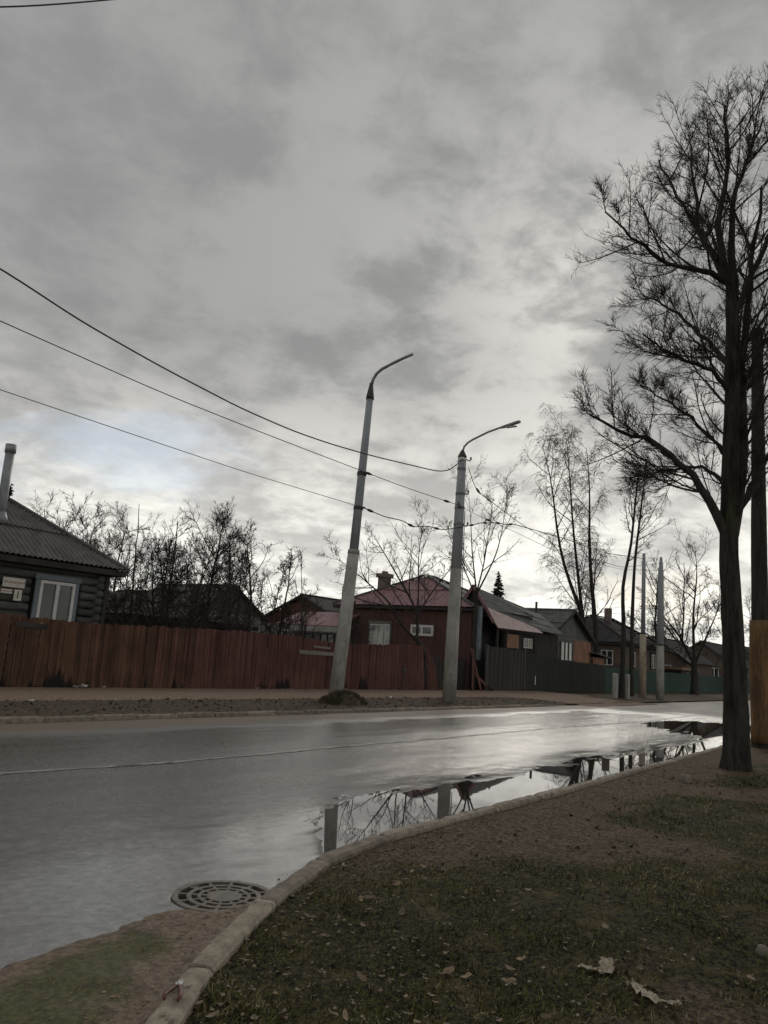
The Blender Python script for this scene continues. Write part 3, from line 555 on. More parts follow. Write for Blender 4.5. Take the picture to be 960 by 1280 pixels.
guided('bare_tree', 'slim bare tree with four upswept stems right behind the darker lamp pole', None,
       [(35.8, 20.26, -.1), (35.7, 20.39, 2.6), (35.73, 20.36, 5.22)], .11, .08,
       [([(35.73, 20.35, 5.0), (35.81, 20.81, 7.24), (35.99, 21.13, 9.47), (36.12, 21.51, 11.31)], .05), ([(35.73, 20.35, 5.0), (35.84, 19.8, 6.16), (35.89, 19.31, 7.22), (35.83, 18.98, 8.9), (35.66, 18.79, 10.57)], .055),
        ([(35.73, 20.36, 5.1), (35.9, 20.13, 6.39), (36.05, 19.94, 8.55), (36.13, 19.82, 10.22)], .05), ([(35.71, 20.38, 4.8), (35.58, 21.11, 6.35), (35.44, 21.85, 7.64), (35.45, 22.4, 8.99)], .045)], LOOSE, 12, M['bark'], M['twigbrown'])
WEEP = [(30, .18, 40, .27, 7, .08, .03, .010, .016, 4, .9, 4.5), (12, .12, 45, .5, 6, .08, -.13, .008, .012, 3, .6, 2.6), (5, .1, 30, .7, 4, .05, -.40, .008, .0095, 3, .5, 1.9)]
guided('birch_tree', 'tall three stemmed weeping birch behind the houses with hanging twigs', None, [(57.9, 22.8, -.2), (57.9, 22.75, 1.0), (57.9, 22.7, 1.8)], .34, .30,
       [([(57.85, 22.84, 1.2), (57.63, 23.16, 5.06), (57.16, 23.79, 6.85), (56.57, 24.58, 8.89), (56.13, 25.16, 12.38), (55.88, 25.5, 16.03), (55.32, 26.24, 19.05)], .21),
        ([(57.87, 22.84, 1.2), (57.62, 23.5, 5.91), (57.58, 23.89, 9.02), (57.45, 24.4, 13.03), (57.51, 24.65, 16.32), (57.4, 25.14, 20.3)], .19),
        ([(58.1, 22.4, 1.2), (57.91, 22.45, 5.1), (57.47, 22.71, 7.75), (57.11, 22.85, 11.82), (56.95, 22.74, 15.41), (56.52, 22.97, 18.56)], .23)], WEEP, 13, M['bark'], M['twigbrown'])
STREET = [(22, .28, 44, .32, 6, .11, .06, .013, .013, 4, .8, 3.4), (9, .15, 45, .5, 5, .14, .03, .011, .0095, 3, .35, 1.5), (5, .2, 42, .5, 3, .16, 0, .01, .008, 3, .2, .8)]
guided('bare_tree', 'thin bare tree with a kinked stem standing between two short grey stubs', None,
       [(42.72, 15.03, -.1), (42.74, 15.01, 2.2), (42.78, 14.95, 4.24), (42.62, 15.16, 6.6), (42.97, 14.72, 7.83), (43.03, 14.62, 9.86), (43.25, 14.36, 13.2)], .155, .03, [], STREET, 14, M['bark'], M['twig'], None, True)
guided('bare_tree', 'thin straight bare tree rising beyond the two slim utility poles', None,
       [(49.81, 16.92, -.1), (49.81, 16.92, 4.69), (49.88, 16.83, 8.68), (50.08, 16.56, 11.35), (50.32, 16.24, 15.5)], .16, .03, [], STREET, 15, M['bark'], M['twig'], None, True)
guided('bare_tree', 'low spreading bare tree in front of the far end of the green fence', None, [(68.9, 18.1, -.1), (68.92, 18.11, 1.2), (68.92, 18.11, 2.7)], .32, .25,
       [([(68.92, 18.11, 2.4), (68.19, 19.08, 4.75), (67.17, 20.44, 6.65), (66.35, 21.54, 7.91)], .14), ([(68.92, 18.11, 2.4), (69.19, 18.3, 6.53), (69.8, 18.05, 10.37), (69.98, 18.36, 12.86)], .15), ([(68.96, 18.05, 2.6), (69.21, 16.89, 5.57), (69.38, 15.83, 8.29)], .13),
        ([(68.92, 18.11, 2.2), (67.5, 19.6, 3.6), (66., 21.2, 4.8), (65.2, 22.2, 5.2)], .11)],
       [(18, .15, 48, .55, 6, .14, .06, .013, .018, 4, 1., 4.2), (10, .12, 45, .5, 5, .15, .03, .011, .014, 3, .5, 2.0), (6, .2, 42, .5, 3, .16, .01, .01, .012, 3, .3, 1.0)], 16, M['bark'], M['twig'])
def generic(label, group, x, y, h, r, seed, dense=1., spread=.42, mat='twig', name='bare_tree'):
    rs = np.random.RandomState(seed); root = empty(name, (x, y, 0), label, 'tree', group); k = h/9.
    lean = rs.randn(2)*.05*h; P = np.array([(x+lean[0]*t*t, y+lean[1]*t*t, -.1+h*t*.92) for t in np.linspace(0, 1, 14)]); P[2:, :2] += np.cumsum(rs.randn(12, 2)*.035*k, 0)
    Rd = r*(1-.85*np.linspace(0, 1, 14)**.8); put('trunk', [tubes(P[None], Rd[None], 7)], M['bark'], root)
    crown(rs, [(P, Rd)], [(int(22*dense), .10, 46, spread, 7, .13, .10, .014, .014, 4, .7*k, 4.8*k), (int(10*dense), .12, 45, .5, 5, .15, .06, .012, .0105, 3, .4*k, 2.*k), (int(6*dense), .2, 42, .5, 3, .17, .02, .01, .0085, 3, .2*k, .85*k)], root, M[mat])
GB = 'bare trees in the yards behind the brown fence'
for i, (x, y, h, r, d, sp, lb) in enumerate([
    (25.1, 43.2, 9.5, .14, 1., .40, 'round bare tree just over the corner of the corrugated roof'),
    (24.9, 40.2, 8.8, .12, .9, .36, 'narrow bare tree second right of the corrugated roof ridge'),
    (24.9, 36.7, 8.2, .12, 1., .42, 'bare tree next right of the log house eave'),
    (18.4, 25.4, 7.3, .07, .5, .20, 'thin whip stemmed bare tree above the dark barn roof'),
    (19.1, 24.4, 6.7, .10, .8, .46, 'bare tree with long upright whips before the barn'),
    (17.2, 22.1, 4.7, .11, 1.3, .60, 'dense dark twiggy bare tree against the middle of the barn'),
    (20.3, 24.3, 5.2, .10, 1.2, .58, 'second dense dark bare tree, right of the middle of the barn'),
    (22.1, 25.5, 7.2, .13, 1.0, .44, 'tallest forked bare tree at the right end of the barn'),
    (24.8, 27.0, 7.3, .13, .9, .40, 'upright bare tree right of the barn roof'),
    (21.9, 22.5, 6.2, .11, 1., .46, 'dark bare tree in front of the pale low house wall'),
    (24.0, 23.1, 6.1, .09, .8, .40, 'thin bare tree left of the red brown gable'),
    (26.8, 24.3, 5.9, .07, .6, .36, 'thinnest bare tree before the peak of the red brown gable')]):
    generic(lb, GB, x, y, h, r, 100+i, d, sp)
for i, (x, y, h, r, d, sp, lb) in enumerate([
    (15.6, 22.4, 3.2, .06, 1.2, .62, 'low bare shrub close behind the fence beside the log house'), (18.6, 22.0, 3.2, .07, 1.3, .62, 'low bare shrub behind the fence before the barn wall'),
    (24.2, 22.6, 3.4, .07, 1.2, .60, 'low bare shrub behind the fence left of the pale wall'), (27.6, 22.0, 3.9, .06, 1., .55, 'low bare shrub before the barred window of the red house')]):
    generic(lb, 'bare shrubs just behind the brown fence', x, y, h, r, 130+i, d, sp, 'twigbrown', 'bare_shrub')
for i, (x, y, h, d, lb) in enumerate([(14.9, 24.6, 4.6, 1.2, 'twiggy young bare tree beside the log house corner'), (16.2, 25.2, 5.0, 1.25, 'twiggy young bare tree left of the dense dark one'), (18.2, 23.4, 4.3, 1.25, 'twiggy young bare tree right of the dense dark one'),
                               (20.9, 23.0, 4.4, 1.2, 'twiggy young bare tree below the forked one'), (22.9, 24.2, 4.8, 1.15, 'twiggy young bare tree before the right end of the barn roof'), (26.0, 23.2, 4.2, 1., 'twiggy young bare tree before the pale wall'), (17.6, 24.9, 5.4, 1.2, 'taller twiggy young bare tree before the middle of the barn roof')]):
    generic(lb, 'young bare trees behind the brown fence', x, y, h, .06, 170+i, d*.85, .6, 'twigbrown')
for i, (x, y, h, d, lb) in enumerate([(16.4, 27.3, 6.3, 1.15, 'bushy bare tree in the bank just right of the log house roof'), (18.0, 27.6, 6.6, 1.15, 'bushy bare tree in the bank over the left end of the barn'), (19.6, 25.6, 6.0, 1.2, 'bushy bare tree in the bank over the middle of the barn'),
                               (21.0, 25.2, 6.2, 1.2, 'bushy bare tree in the bank right of the whip stem'), (23.3, 25.4, 5.8, 1.15, 'bushy bare tree in the bank over the right end of the barn'), (25.2, 25.0, 5.6, 1.1, 'bushy bare tree at the right end of the bank'),
                               (30., 36.5, 8.4, 1.1, 'taller hazy bare tree behind the bank, left one'), (32.5, 35.0, 8.0, 1.1, 'taller hazy bare tree behind the bank, right one')]):
    generic(lb, 'bank of bare trees beside the log house', x, y, h, .08, 190+i, d*.78, .5, 'twig')
GR = 'bare trees far down the street'
for i, (x, y, h, lb) in enumerate([(78, 24, 13, 'far bare tree left of the low spreading one'), (88, 12, 17, 'far bare tree behind the mossy trunk'), (84, 19, 12, 'far bare tree over the end of the green fence'), (76, 30, 15, 'far bare tree above the dark roof with the chimney'),
        (102, 8, 16, 'far bare tree seen between the two dark trunks'), (100, 28, 17, 'farthest bare tree beyond the low roofs'), (112, 17, 15, 'hazy far bare tree just left of the orange sleeve'), (118, 23, 13, 'far bare tree beside the last roof'), (126, 14, 16, 'hazy far bare tree behind the orange sleeve'), (96, 17, 8, 'short far bare tree on the verge end')]):
    generic(lb, GR, x, y, h, .2, 150+i, 1.1, .42, 'twig')
def spruce(label, x, y, h, seed):
    rs = np.random.RandomState(seed); root = empty('spruce_tree', (x, y, 0), label, 'tree', 'dark spruces beyond the houses')
    b = MB(); b.tube([(x, y, -.1), (x, y, h)], [h*.018, .02], 7); b.build('trunk', M['bark'], root)
    V = []; F = []
    for z in np.arange(h*.12, h*.985, h*.022):
        n = 11; rr = ((h-z)*.19+.10)*(.8+.4*rs.rand())
        for j in range(n):
            a = 2*math.pi*(j+rs.rand()*1.2)/n; L = rr*(.6+.6*rs.rand()); dx, dy = math.cos(a), math.sin(a); zz = z+h*.012*rs.randn()
            for q in range(10):
                t = (q+rs.rand())/10; c = np.array([x+dx*L*t, y+dy*L*t, zz-.45*L*t+.25*L*t*t]); w = (.13*L+.06)*(.7+.6*rs.rand())
                k = len(V); e = rs.randn(3)*w*.6; V += [c-e*.5, c+np.array([dx*w-dy*w*.5, dy*w+dx*w*.5, -w*.5])+e, c+np.array([dx*w*.7+dy*w*.5, dy*w*.7-dx*w*.5, -w*.7]), c+np.array([-dy*w*.4, dx*w*.4, w*.5])]
                F += [(k, k+1, k+2), (k, k+3, k+1)]
    np_mesh('crown', np.array(V)-np.array(root.location), np.array(F), M['needle'], root, False, None, 'stuff')
spruce('dark pointed spruce above the grey slate roof', 69.6, 37.2, 10.5, 5)
spruce('dark spruce top behind the grey stove pipe', 27.8, 54.5, 11.7, 6)
spruce('small dark spruce behind the red brown gable', 51, 56, 7.3, 8)

# ------------------------------------------------------------------ roofs and houses
def slope(name, e0, e1, t0, t1, mat, root, lam=.15, amp=.022, rows=2, spw=6, lift=0.):
    """Corrugated slope over eave e0-e1 and ridge t0-t1 (a hip comes to one point); each course of sheets is a part."""
    e0, e1, t0, t1 = map(Vector, (e0, e1, t0, t1)); E = (e1-e0).normalized(); L = (e1-e0).length; nrm = E.cross(t0-e0)
    if nrm.length < 1e-6: nrm = E.cross(t1-e0)
    nrm.normalize()
    if nrm.z < 0: nrm = -nrm
    G = nrm.cross(E); hh = (t0-e0).dot(G)
    if hh < 0: G = -G; hh = -hh
    a0, a1 = (t0-e0).dot(E), (t1-e0).dot(E); xs = np.arange(0, L+1e-6, lam/spw)
    ym = np.minimum(np.where(xs < a0, hh*xs/max(a0, 1e-6), hh), np.where(xs > a1, hh*(L-xs)/max(L-a1, 1e-6), hh)); off = amp*np.cos(2*np.pi*xs/lam)
    for r in range(rows):
        ya, yb = hh*r/rows, hh*(r+1)/rows+.08; V = []; F = []; keep = []
        for k, x in enumerate(xs):
            y0, y1 = min(ya, ym[k]), min(yb, ym[k]); up = .02 if r % 2 == 0 else .0
            for yy, dz in ((y0, up*0+.022*0), (y1, -.02)): V.append(e0+E*x+G*yy+nrm*(off[k]+dz+lift+.022*(1 if yy == y0 else 0)))
            if k and not (ym[k] <= ya and ym[k-1] <= ya): F.append((2*k-2, 2*k, 2*k+1, 2*k-1))
        if not F: continue
        us = sorted({i for f in F for i in f}); ix = {v: k for k, v in enumerate(us)}; V = [V[i] for i in us]; F = [tuple(ix[i] for i in f) for f in F]
        b = MB(); b.add(V, F); o = b.build('roof_course', mat, root, True)
def hip_roof(root, x0, x1, y0, y1, ze, r0, r1, mats_, fascia, lam=.15, amp=.022, rows=2):
    """Hip roof: eaves rectangle, ridge ends r0, r1; mats_ = (street side, left end, back, right end)."""
    A, B, C, D = (x0, y0, ze), (x1, y0, ze), (x1, y1, ze), (x0, y1, ze)
    for e0, e1, t0, t1, m in ((A, B, r0, r1, mats_[0]), (D, A, r0, r0, mats_[1]), (C, D, r1, r0, mats_[2]), (B, C, r1, r1, mats_[3])):
        if (Vector(r1)-Vector(r0)).dot(Vector(e1)-Vector(e0)) < 0 and t0 != t1: t0, t1 = t1, t0
        slope('roof', e0, e1, t0, t1, m, root, lam, amp, rows)
    b = MB(); b.box(x0+.04, x1-.04, y0+.04, y0+.08, ze-.20, ze-.035); b.box(x0+.04, x1-.04, y1-.08, y1-.04, ze-.20, ze-.035)
    b.box(x0+.04, x0+.08, y0+.082, y1-.082, ze-.20, ze-.035); b.box(x1-.08, x1-.04, y0+.082, y1-.082, ze-.20, ze-.035); b.build('fascia', fascia, root)
    b = MB(); b.box(x0+.09, x1-.09, y0+.09, y1-.09, ze-.10, ze-.06); b.build('soffit', fascia, root)
    b = MB()
    for p, q in ((A, r0), (D, r0), (B, r1), (C, r1), (r0, r1)):
        p, q = Vector(p), Vector(q)
        if (p-q).length > .01: b.tube([p+Vector((0, 0, .03)), q+Vector((0, 0, .045))], .06, 6)
    b.build('ridge_cap', mats_[0], root)
def window(root, face, a0, a1, z0, z1, pos, frame='white', panes=2, fw=.07, glass='glass', casing=None, cw=.12):
    """face 'y': wall looks to -Y at y=pos and spans x a0..a1; face 'x': wall looks to -X at x=pos and spans y a0..a1."""
    def bx(b, u0, u1, w0, w1, d0, d1):
        return b.box(u0, u1, pos-d1, pos-d0, w0, w1) if face == 'y' else b.box(pos-d1, pos-d0, u0, u1, w0, w1)
    b = MB(); bx(b, a0, a0+fw, z0, z1, .01, .09); bx(b, a1-fw, a1, z0, z1, .01, .09); bx(b, a0+fw, a1-fw, z1-fw, z1, .01, .088); bx(b, a0+fw, a1-fw, z0, z0+fw, .01, .088)
    w = (a1-a0-2*fw)/panes
    for k in range(1, panes): bx(b, a0+fw+w*k-fw*.6, a0+fw+w*k+fw*.6, z0+fw, z1-fw, .01, .085)
    f = b.build('window', M[frame], root)
    for k in range(panes):
        b = MB(); bx(b, a0+fw+w*k+(fw*.6 if k else 0), a0+fw+w*(k+1)-(fw*.6 if k < panes-1 else 0), z0+fw, z1-fw, .012, .04); b.build('pane', M[glass], f)
    if casing:
        b = MB(); bx(b, a0-cw, a0-.003, z0-.1, z1+.02, .008, .07); bx(b, a1+.003, a1+cw, z0-.1, z1+.02, .008, .07); bx(b, a0-cw-.04, a1+cw+.04, z1+.023, z1+.17, .008, .10); b.build('window_casing', M[casing], root)
def text(body, size, mat, root, loc, rotx=math.pi/2, bold=0.):
    cu = bpy.data.curves.new('lettering', 'FONT'); cu.body = body; cu.size = size; cu.extrude = .0015; cu.offset = bold; cu.align_x = 'CENTER'; cu.align_y = 'CENTER'; cu.resolution_u = 3
    t = bpy.data.objects.new('lettering_curve', cu); link(t); dg = bpy.context.evaluated_depsgraph_get(); me = bpy.data.meshes.new_from_object(t.evaluated_get(dg))
    bpy.data.objects.remove(t); me.materials.clear(); o = mesh_obj('lettering', me, mat, root); o.location = Vector(loc)-root.location; o.rotation_euler = (rotx, 0, 0); return o
def boards(root, face, a0, a1, z0, z1, pos, mat, w=.16, name='cladding', vertical=False, seed=0):
    rng = random.Random(seed); b = MB()
    if vertical:
        x = a0
        while x < a1-.01:
            x2 = min(a1, x+w*.94); d = rng.uniform(.008, .022)
            b.box(x, x2, pos-d, pos+.01, z0, z1) if face == 'y' else b.box(pos-d, pos+.01, x, x2, z0, z1); x += w
    else:
        z = z0
        while z < z1-.01:
            z2 = min(z1, z+w*.94); d = rng.uniform(.010, .024)
            b.box(a0, a1, pos-d, pos+.01, z, z2) if face == 'y' else b.box(pos-d, pos+.01, a0, a1, z, z2); z += w
    return b.build(name, mat, root, kind='stuff')

def log_house():
    root = empty('log_house', (10, 21, 0), 'old dark log house with corrugated roof behind the near fence', 'house')
    x0, x1, y0, y1, zt = 3.4, 13.9, 21., 28., 3.45
    b = MB(); b.box(x0+.05, x1-.05, y0+.14, y1-.05, .0, zt); b.build('wall', M['darklog'], root)
    rng = random.Random(3); d = .235
    lm = []
    for (a, c) in ((x0, 11.70), (13.26, x1+.10), (x0, x1+.10)):
        bm = MB(); n = 9; bm.tube([(a+(c-a)*i/6, rng.uniform(-.006, .006), rng.uniform(-.008, .008)) for i in range(7)], [.118+rng.uniform(-.006, .006) for i in range(7)], n)
        me = bpy.data.meshes.new('log'); me.from_pydata(bm.v, [], bm.f); me.update(); me.polygons.foreach_set('use_smooth', [True]*len(me.polygons)); me.materials.append(M['log']); lm.append(me)
    for k in range(14):
        z = .3+k*d
        spans = (0, 1) if 1.75 < z < 3.0 else (2,)
        for s in spans:
            o = mesh_obj('log', lm[s], None, root, (-root.location.x, .05+(.01 if k % 2 else 0), z)); o.rotation_euler = (k*1.3, 0, 0)
    b = MB()
    for k in range(14): b.tube([(x1-.02, y0-.14, .41+k*d), (x1-.02, y1, .41+k*d)], .115, 8)
    b.build('side_logs', M['log'], root, True, kind='stuff')
    b = MB(); b.box(x1+.08, x1+.2, y0-.16, y0+.05, .1, zt-.1); b.build('corner_board', M['darklog'], root)
    hip_roof(root, 2.8, 14.5, 20.5, 28.5, 3.55, (6.8, 24.5, 6.32), (10.5, 24.5, 6.32), [M['slate']]*4, M['darklog'], .16, .026, 3)
    window(root, 'y', 11.93, 13.02, 1.72, 2.98, 20.95, 'white', 2, .085, 'glass', 'bluetrim', .13)
    # stove pipe through the near slope
    b = MB(); b.tube([(11.1, 22.1, 4.2), (11.1, 22.1, 6.62)], .13, 14); p = b.build('stove_pipe', M['steel'], root, True)
    b = MB(); b.tube([(11.1, 22.1, 6.6), (11.1, 22.1, 6.85)], .155, 14); b.build('pipe_collar', M['steel'], p, True)
    b = MB(); b.tube([(11.1, 22.1, 4.5), (11.1, 22.1, 4.85)], [.28, .15], 12); b.build('pipe_flashing', M['steel'], root, True)
    def plate(name, lb, a0, a1, z0, z1, txt, size, ink, back):
        r = empty(name, ((a0+a1)/2, 20.9, (z0+z1)/2), lb, 'sign')
        b = MB(); b.box(a0, a1, 20.86, 20.885, z0, z1); b.build('plate', M[back], r)
        for t, dx, dz, s, im in txt: text(t, s, M[im], r, ((a0+a1)/2+dx, 20.8585, (z0+z1)/2+dz), bold=.0)
        b = MB()
        for x in (a0+.02, a1-.02): b.tube([(x, 20.858, (z0+z1)/2), (x, 20.853, (z0+z1)/2)], .008, 6)
        b.build('nail', M['darksteel'], r)
    plate('street_sign', 'long pale street name sign on the log wall left of the window', 10.84, 11.47, 2.68, 2.94, [('ул.', -.22, .015, .10, 'blackprint'), ('ЗАРЕЧНАЯ', .075, 0, .085, 'redprint')], .1, 'blackprint', 'plate')
    plate('house_number_sign', 'upright pale house number sign showing 1 on the log wall', 11.20, 11.42, 2.33, 2.63, [('1', 0, 0, .29, 'blackprint')], .2, 'blackprint', 'plate')
    plate('small_sign', 'small reddish printed plate left of the house number', 10.82, 11.14, 2.50, 2.62, [('СТРАХОВАНО', 0, 0, .045, 'redprint')], .05, 'redprint', 'plate')
log_house()

def red_house():
    root = empty('red_house', (40, 25, 0), 'dark red wooden house with faded red hip roof behind the leaning tree', 'house')
    b = MB(); b.box(36.5, 42.6, 21., 30, 0, 4.25); b.build('wall', M['redwall'], root)
    boards(root, 'x', 21.02, 29.98, .2, 4.1, 36.49, M['redwall'], .19, vertical=True, seed=2)
    boards(root, 'y', 36.5, 42.6, .2, 4.1, 20.99, M['darklog'], .2, vertical=True, seed=3)
    hip_roof(root, 36.1, 43.0, 20.55, 30.5, 4.33, (39.3, 26.0, 6.4), (40.0, 25.9, 6.4), [M['greyroof'], M['redroof'], M['redroof'], M['greyroof']], M['darklog'], .35, .014, 2)
    b = MB(); b.bar((36.15, 20.6, 4.42), (39.5, 25.9, 6.5), .02, .02); b.bar((39.4, 25.9, 6.53), (38.9, 25.75, 6.28), .16, .03); b.build('flashing', M['white'], root)
    b = MB(); b.box(38.0, 38.55, 28.0, 28.6, 4.4, 6.15); ch = b.build('chimney', M['brick'], root)
    b = MB(); b.box(37.9, 38.65, 27.9, 28.7, 6.15, 6.4); b.build('chimney_cap', M['brick'], ch)
    b = MB(); b.box(38.15, 38.4, 28.15, 28.45, 6.403, 6.55); b.build('chimney_pot', M['brick'], ch)
    window(root, 'x', 26.3, 27.7, 2.05, 3.25, 36.46, 'white', 3, .06, 'curtain', 'greywall', .1)
    window(root, 'x', 23.35, 24.85, 2.70, 3.30, 36.46, 'white', 2, .13, 'glass')
    # street-side gabled dormer with a skirt of bare sheet metal
    b = MB(); b.prism([(20.25, 3.9), (21.3, 5.45), (22.4, 3.9)], 37.2, 37.3, 'x'); b.build('dormer_gable', M['darklog'], root)
    def slab(name, q, m, t=.05):
        nn = (Vector(q[1])-Vector(q[0])).cross(Vector(q[3])-Vector(q[0])).normalized(); nn = nn if nn.z > 0 else -nn; b = MB(); lo = [tuple(Vector(p)-nn*t) for p in q]
        b.add(list(q)+lo, [(0, 1, 2, 3), (7, 6, 5, 4), (0, 4, 5, 1), (1, 5, 6, 2), (2, 6, 7, 3), (3, 7, 4, 0)]); return b.build(name, m, root)
    for k in range(3):
        f0, f1 = k/3, (k+1)/3+.03; L = lambda p, q, f: tuple(Vector(p).lerp(Vector(q), f))
        slab('roof_course', [L((37, 19.95, 3.6), (37, 21.3, 5.5), f0)[:2]+(L((37, 19.95, 3.6), (37, 21.3, 5.5), f0)[2]+.02*(f0 < f1),), L((46.3, 19.95, 3.5), (46.3, 21.6, 4.72), f0), L((46.3, 19.95, 3.5), (46.3, 21.6, 4.72), f1), L((37, 19.95, 3.6), (37, 21.3, 5.5), f1)], M['greyroof'], .04+.004*k)
    slab('back_slope', [(37, 21.3, 5.5), (46.3, 21.6, 4.7), (46.3, 23.0, 4.5), (37, 22.7, 4.3)], M['greyroof'])
    slab('roof_skirt', [(37.05, 19.7, 3.36), (42.6, 19.7, 3.40), (42.2, 19.95, 3.66), (37.05, 20.5, 4.45)], M['pinkroof'])
    b = MB(); b.box(42.62, 46.4, 21.0, 23.0, 0, 3.9); b.build('annex', M['darklog'], root); boards(root, 'y', 42.1, 46.3, .1, 3.45, 20.4, M['darklog'], .2, 'annex_cladding', True, 15)
    b = MB(); b.box(36.2, 36.45, 20.35, 20.5, 1.6, 4.4); b.build('corner_board', M['bluetrim'], root)
    b = MB(); b.bar((37.0, 19.95, 3.6), (37.0, 21.3, 5.6), .06, .16); b.bar((37.0, 21.3, 5.6), (37.0, 22.6, 3.6), .06, .16); b.build('bargeboard', M['redroof'], root)
    # porch: posts, boards, an orange board panel and a small pale window over the gate
    b = MB()
    for x in (37.3, 38.3, 41.9): b.box(x, x+.12, 19.85, 19.97, 0, 3.4)
    b.box(37.3, 42.02, 19.87, 19.95, 3.25, 3.38); b.build('porch_frame', M['darklog'], root)
    boards(root, 'y', 38.45, 41.85, .2, 3.2, 20.1, M['darklog'], .2, 'porch_wall', True, 5)
    b = MB(); b.box(38.4, 42, 20.11, 20.2, .1, 3.3); b.build('porch_backing', M['darklog'], root)
    boards(root, 'y', 38.55, 40.15, 2.38, 3.12, 20.05, M['orangewall'], .15, 'orange_panel', False, 6)
    window(root, 'y', 40.75, 41.8, 2.45, 3.0, 20.06, 'white', 4, .05, 'curtain')
    # lean-to against the garden end
    b = MB(); b.box(35.2, 36.4, 29.0, 33.0, 0, 2.6); lt = b.build('lean_to', M['greywall'], root)
    b = MB(); b.add([(34.4, 28.6, 2.95), (34.4, 33.4, 2.95), (36.6, 33.4, 3.85), (36.6, 28.6, 3.85), (34.4, 28.6, 2.88), (34.4, 33.4, 2.88), (36.6, 33.4, 3.78), (36.6, 28.6, 3.78)],
                    [(0, 3, 2, 1), (4, 5, 6, 7), (0, 1, 5, 4), (1, 2, 6, 5), (2, 3, 7, 6), (3, 0, 4, 7)]); b.build('lean_to_roof', M['redroof'], lt)
    for a in (29.3, 31.0): window(root, 'x', a, a+1.1, 1.6, 2.5, 35.17, 'darklog', 2, .06, 'glass')
red_house()

def gable_house(name, label, axis, g, half, x0, x1, ze, zr, wallm, roofm, gablem, over=.4, base=0):
    """Gable roof house; axis 'y' has its ridge along Y (gable to the street), 'x' along X. g = ridge position across, x0..x1 extent along the ridge."""
    T = (lambda a, c, z: (a, c, z)) if axis == 'y' else (lambda a, c, z: (c, a, z))
    root = empty(name, T(g, x0, 0), label, 'house')
    b = MB(); (b.box(g-half, g+half, x0, x1, 0, ze) if axis == 'y' else b.box(x0, x1, g-half, g+half, 0, ze)); b.build('wall', M[wallm], root)
    b = MB(); b.prism([(g-half, ze+.003), (g+half, ze+.003), (g, zr-.1)], x0+.01, x1-.01, axis); b.build('gable', M[gablem], root)
    k = (zr-ze)/half; o = over
    for s in (-1, 1):
        e = g+s*(half+o); z = ze-k*o
        slope('roof', T(e, x0-o, z+.06), T(e, x1+o, z+.06), T(g, x0-o, zr+.06), T(g, x1+o, zr+.06), M[roofm], root, .3, .015, 2)
    b = MB()
    for s in (-1, 1): b.bar(T(g+s*(half+o), x0-o+.03, ze-k*o-.02), T(g, x0-o+.03, zr-.02), .05, .18)
    b.build('bargeboard', M['darklog'], root)
    b = MB(); b.tube([T(g, x0-o, zr+.08), T(g, x1+o, zr+.08)], .07, 6); b.build('ridge_cap', M[roofm], root)
    return root
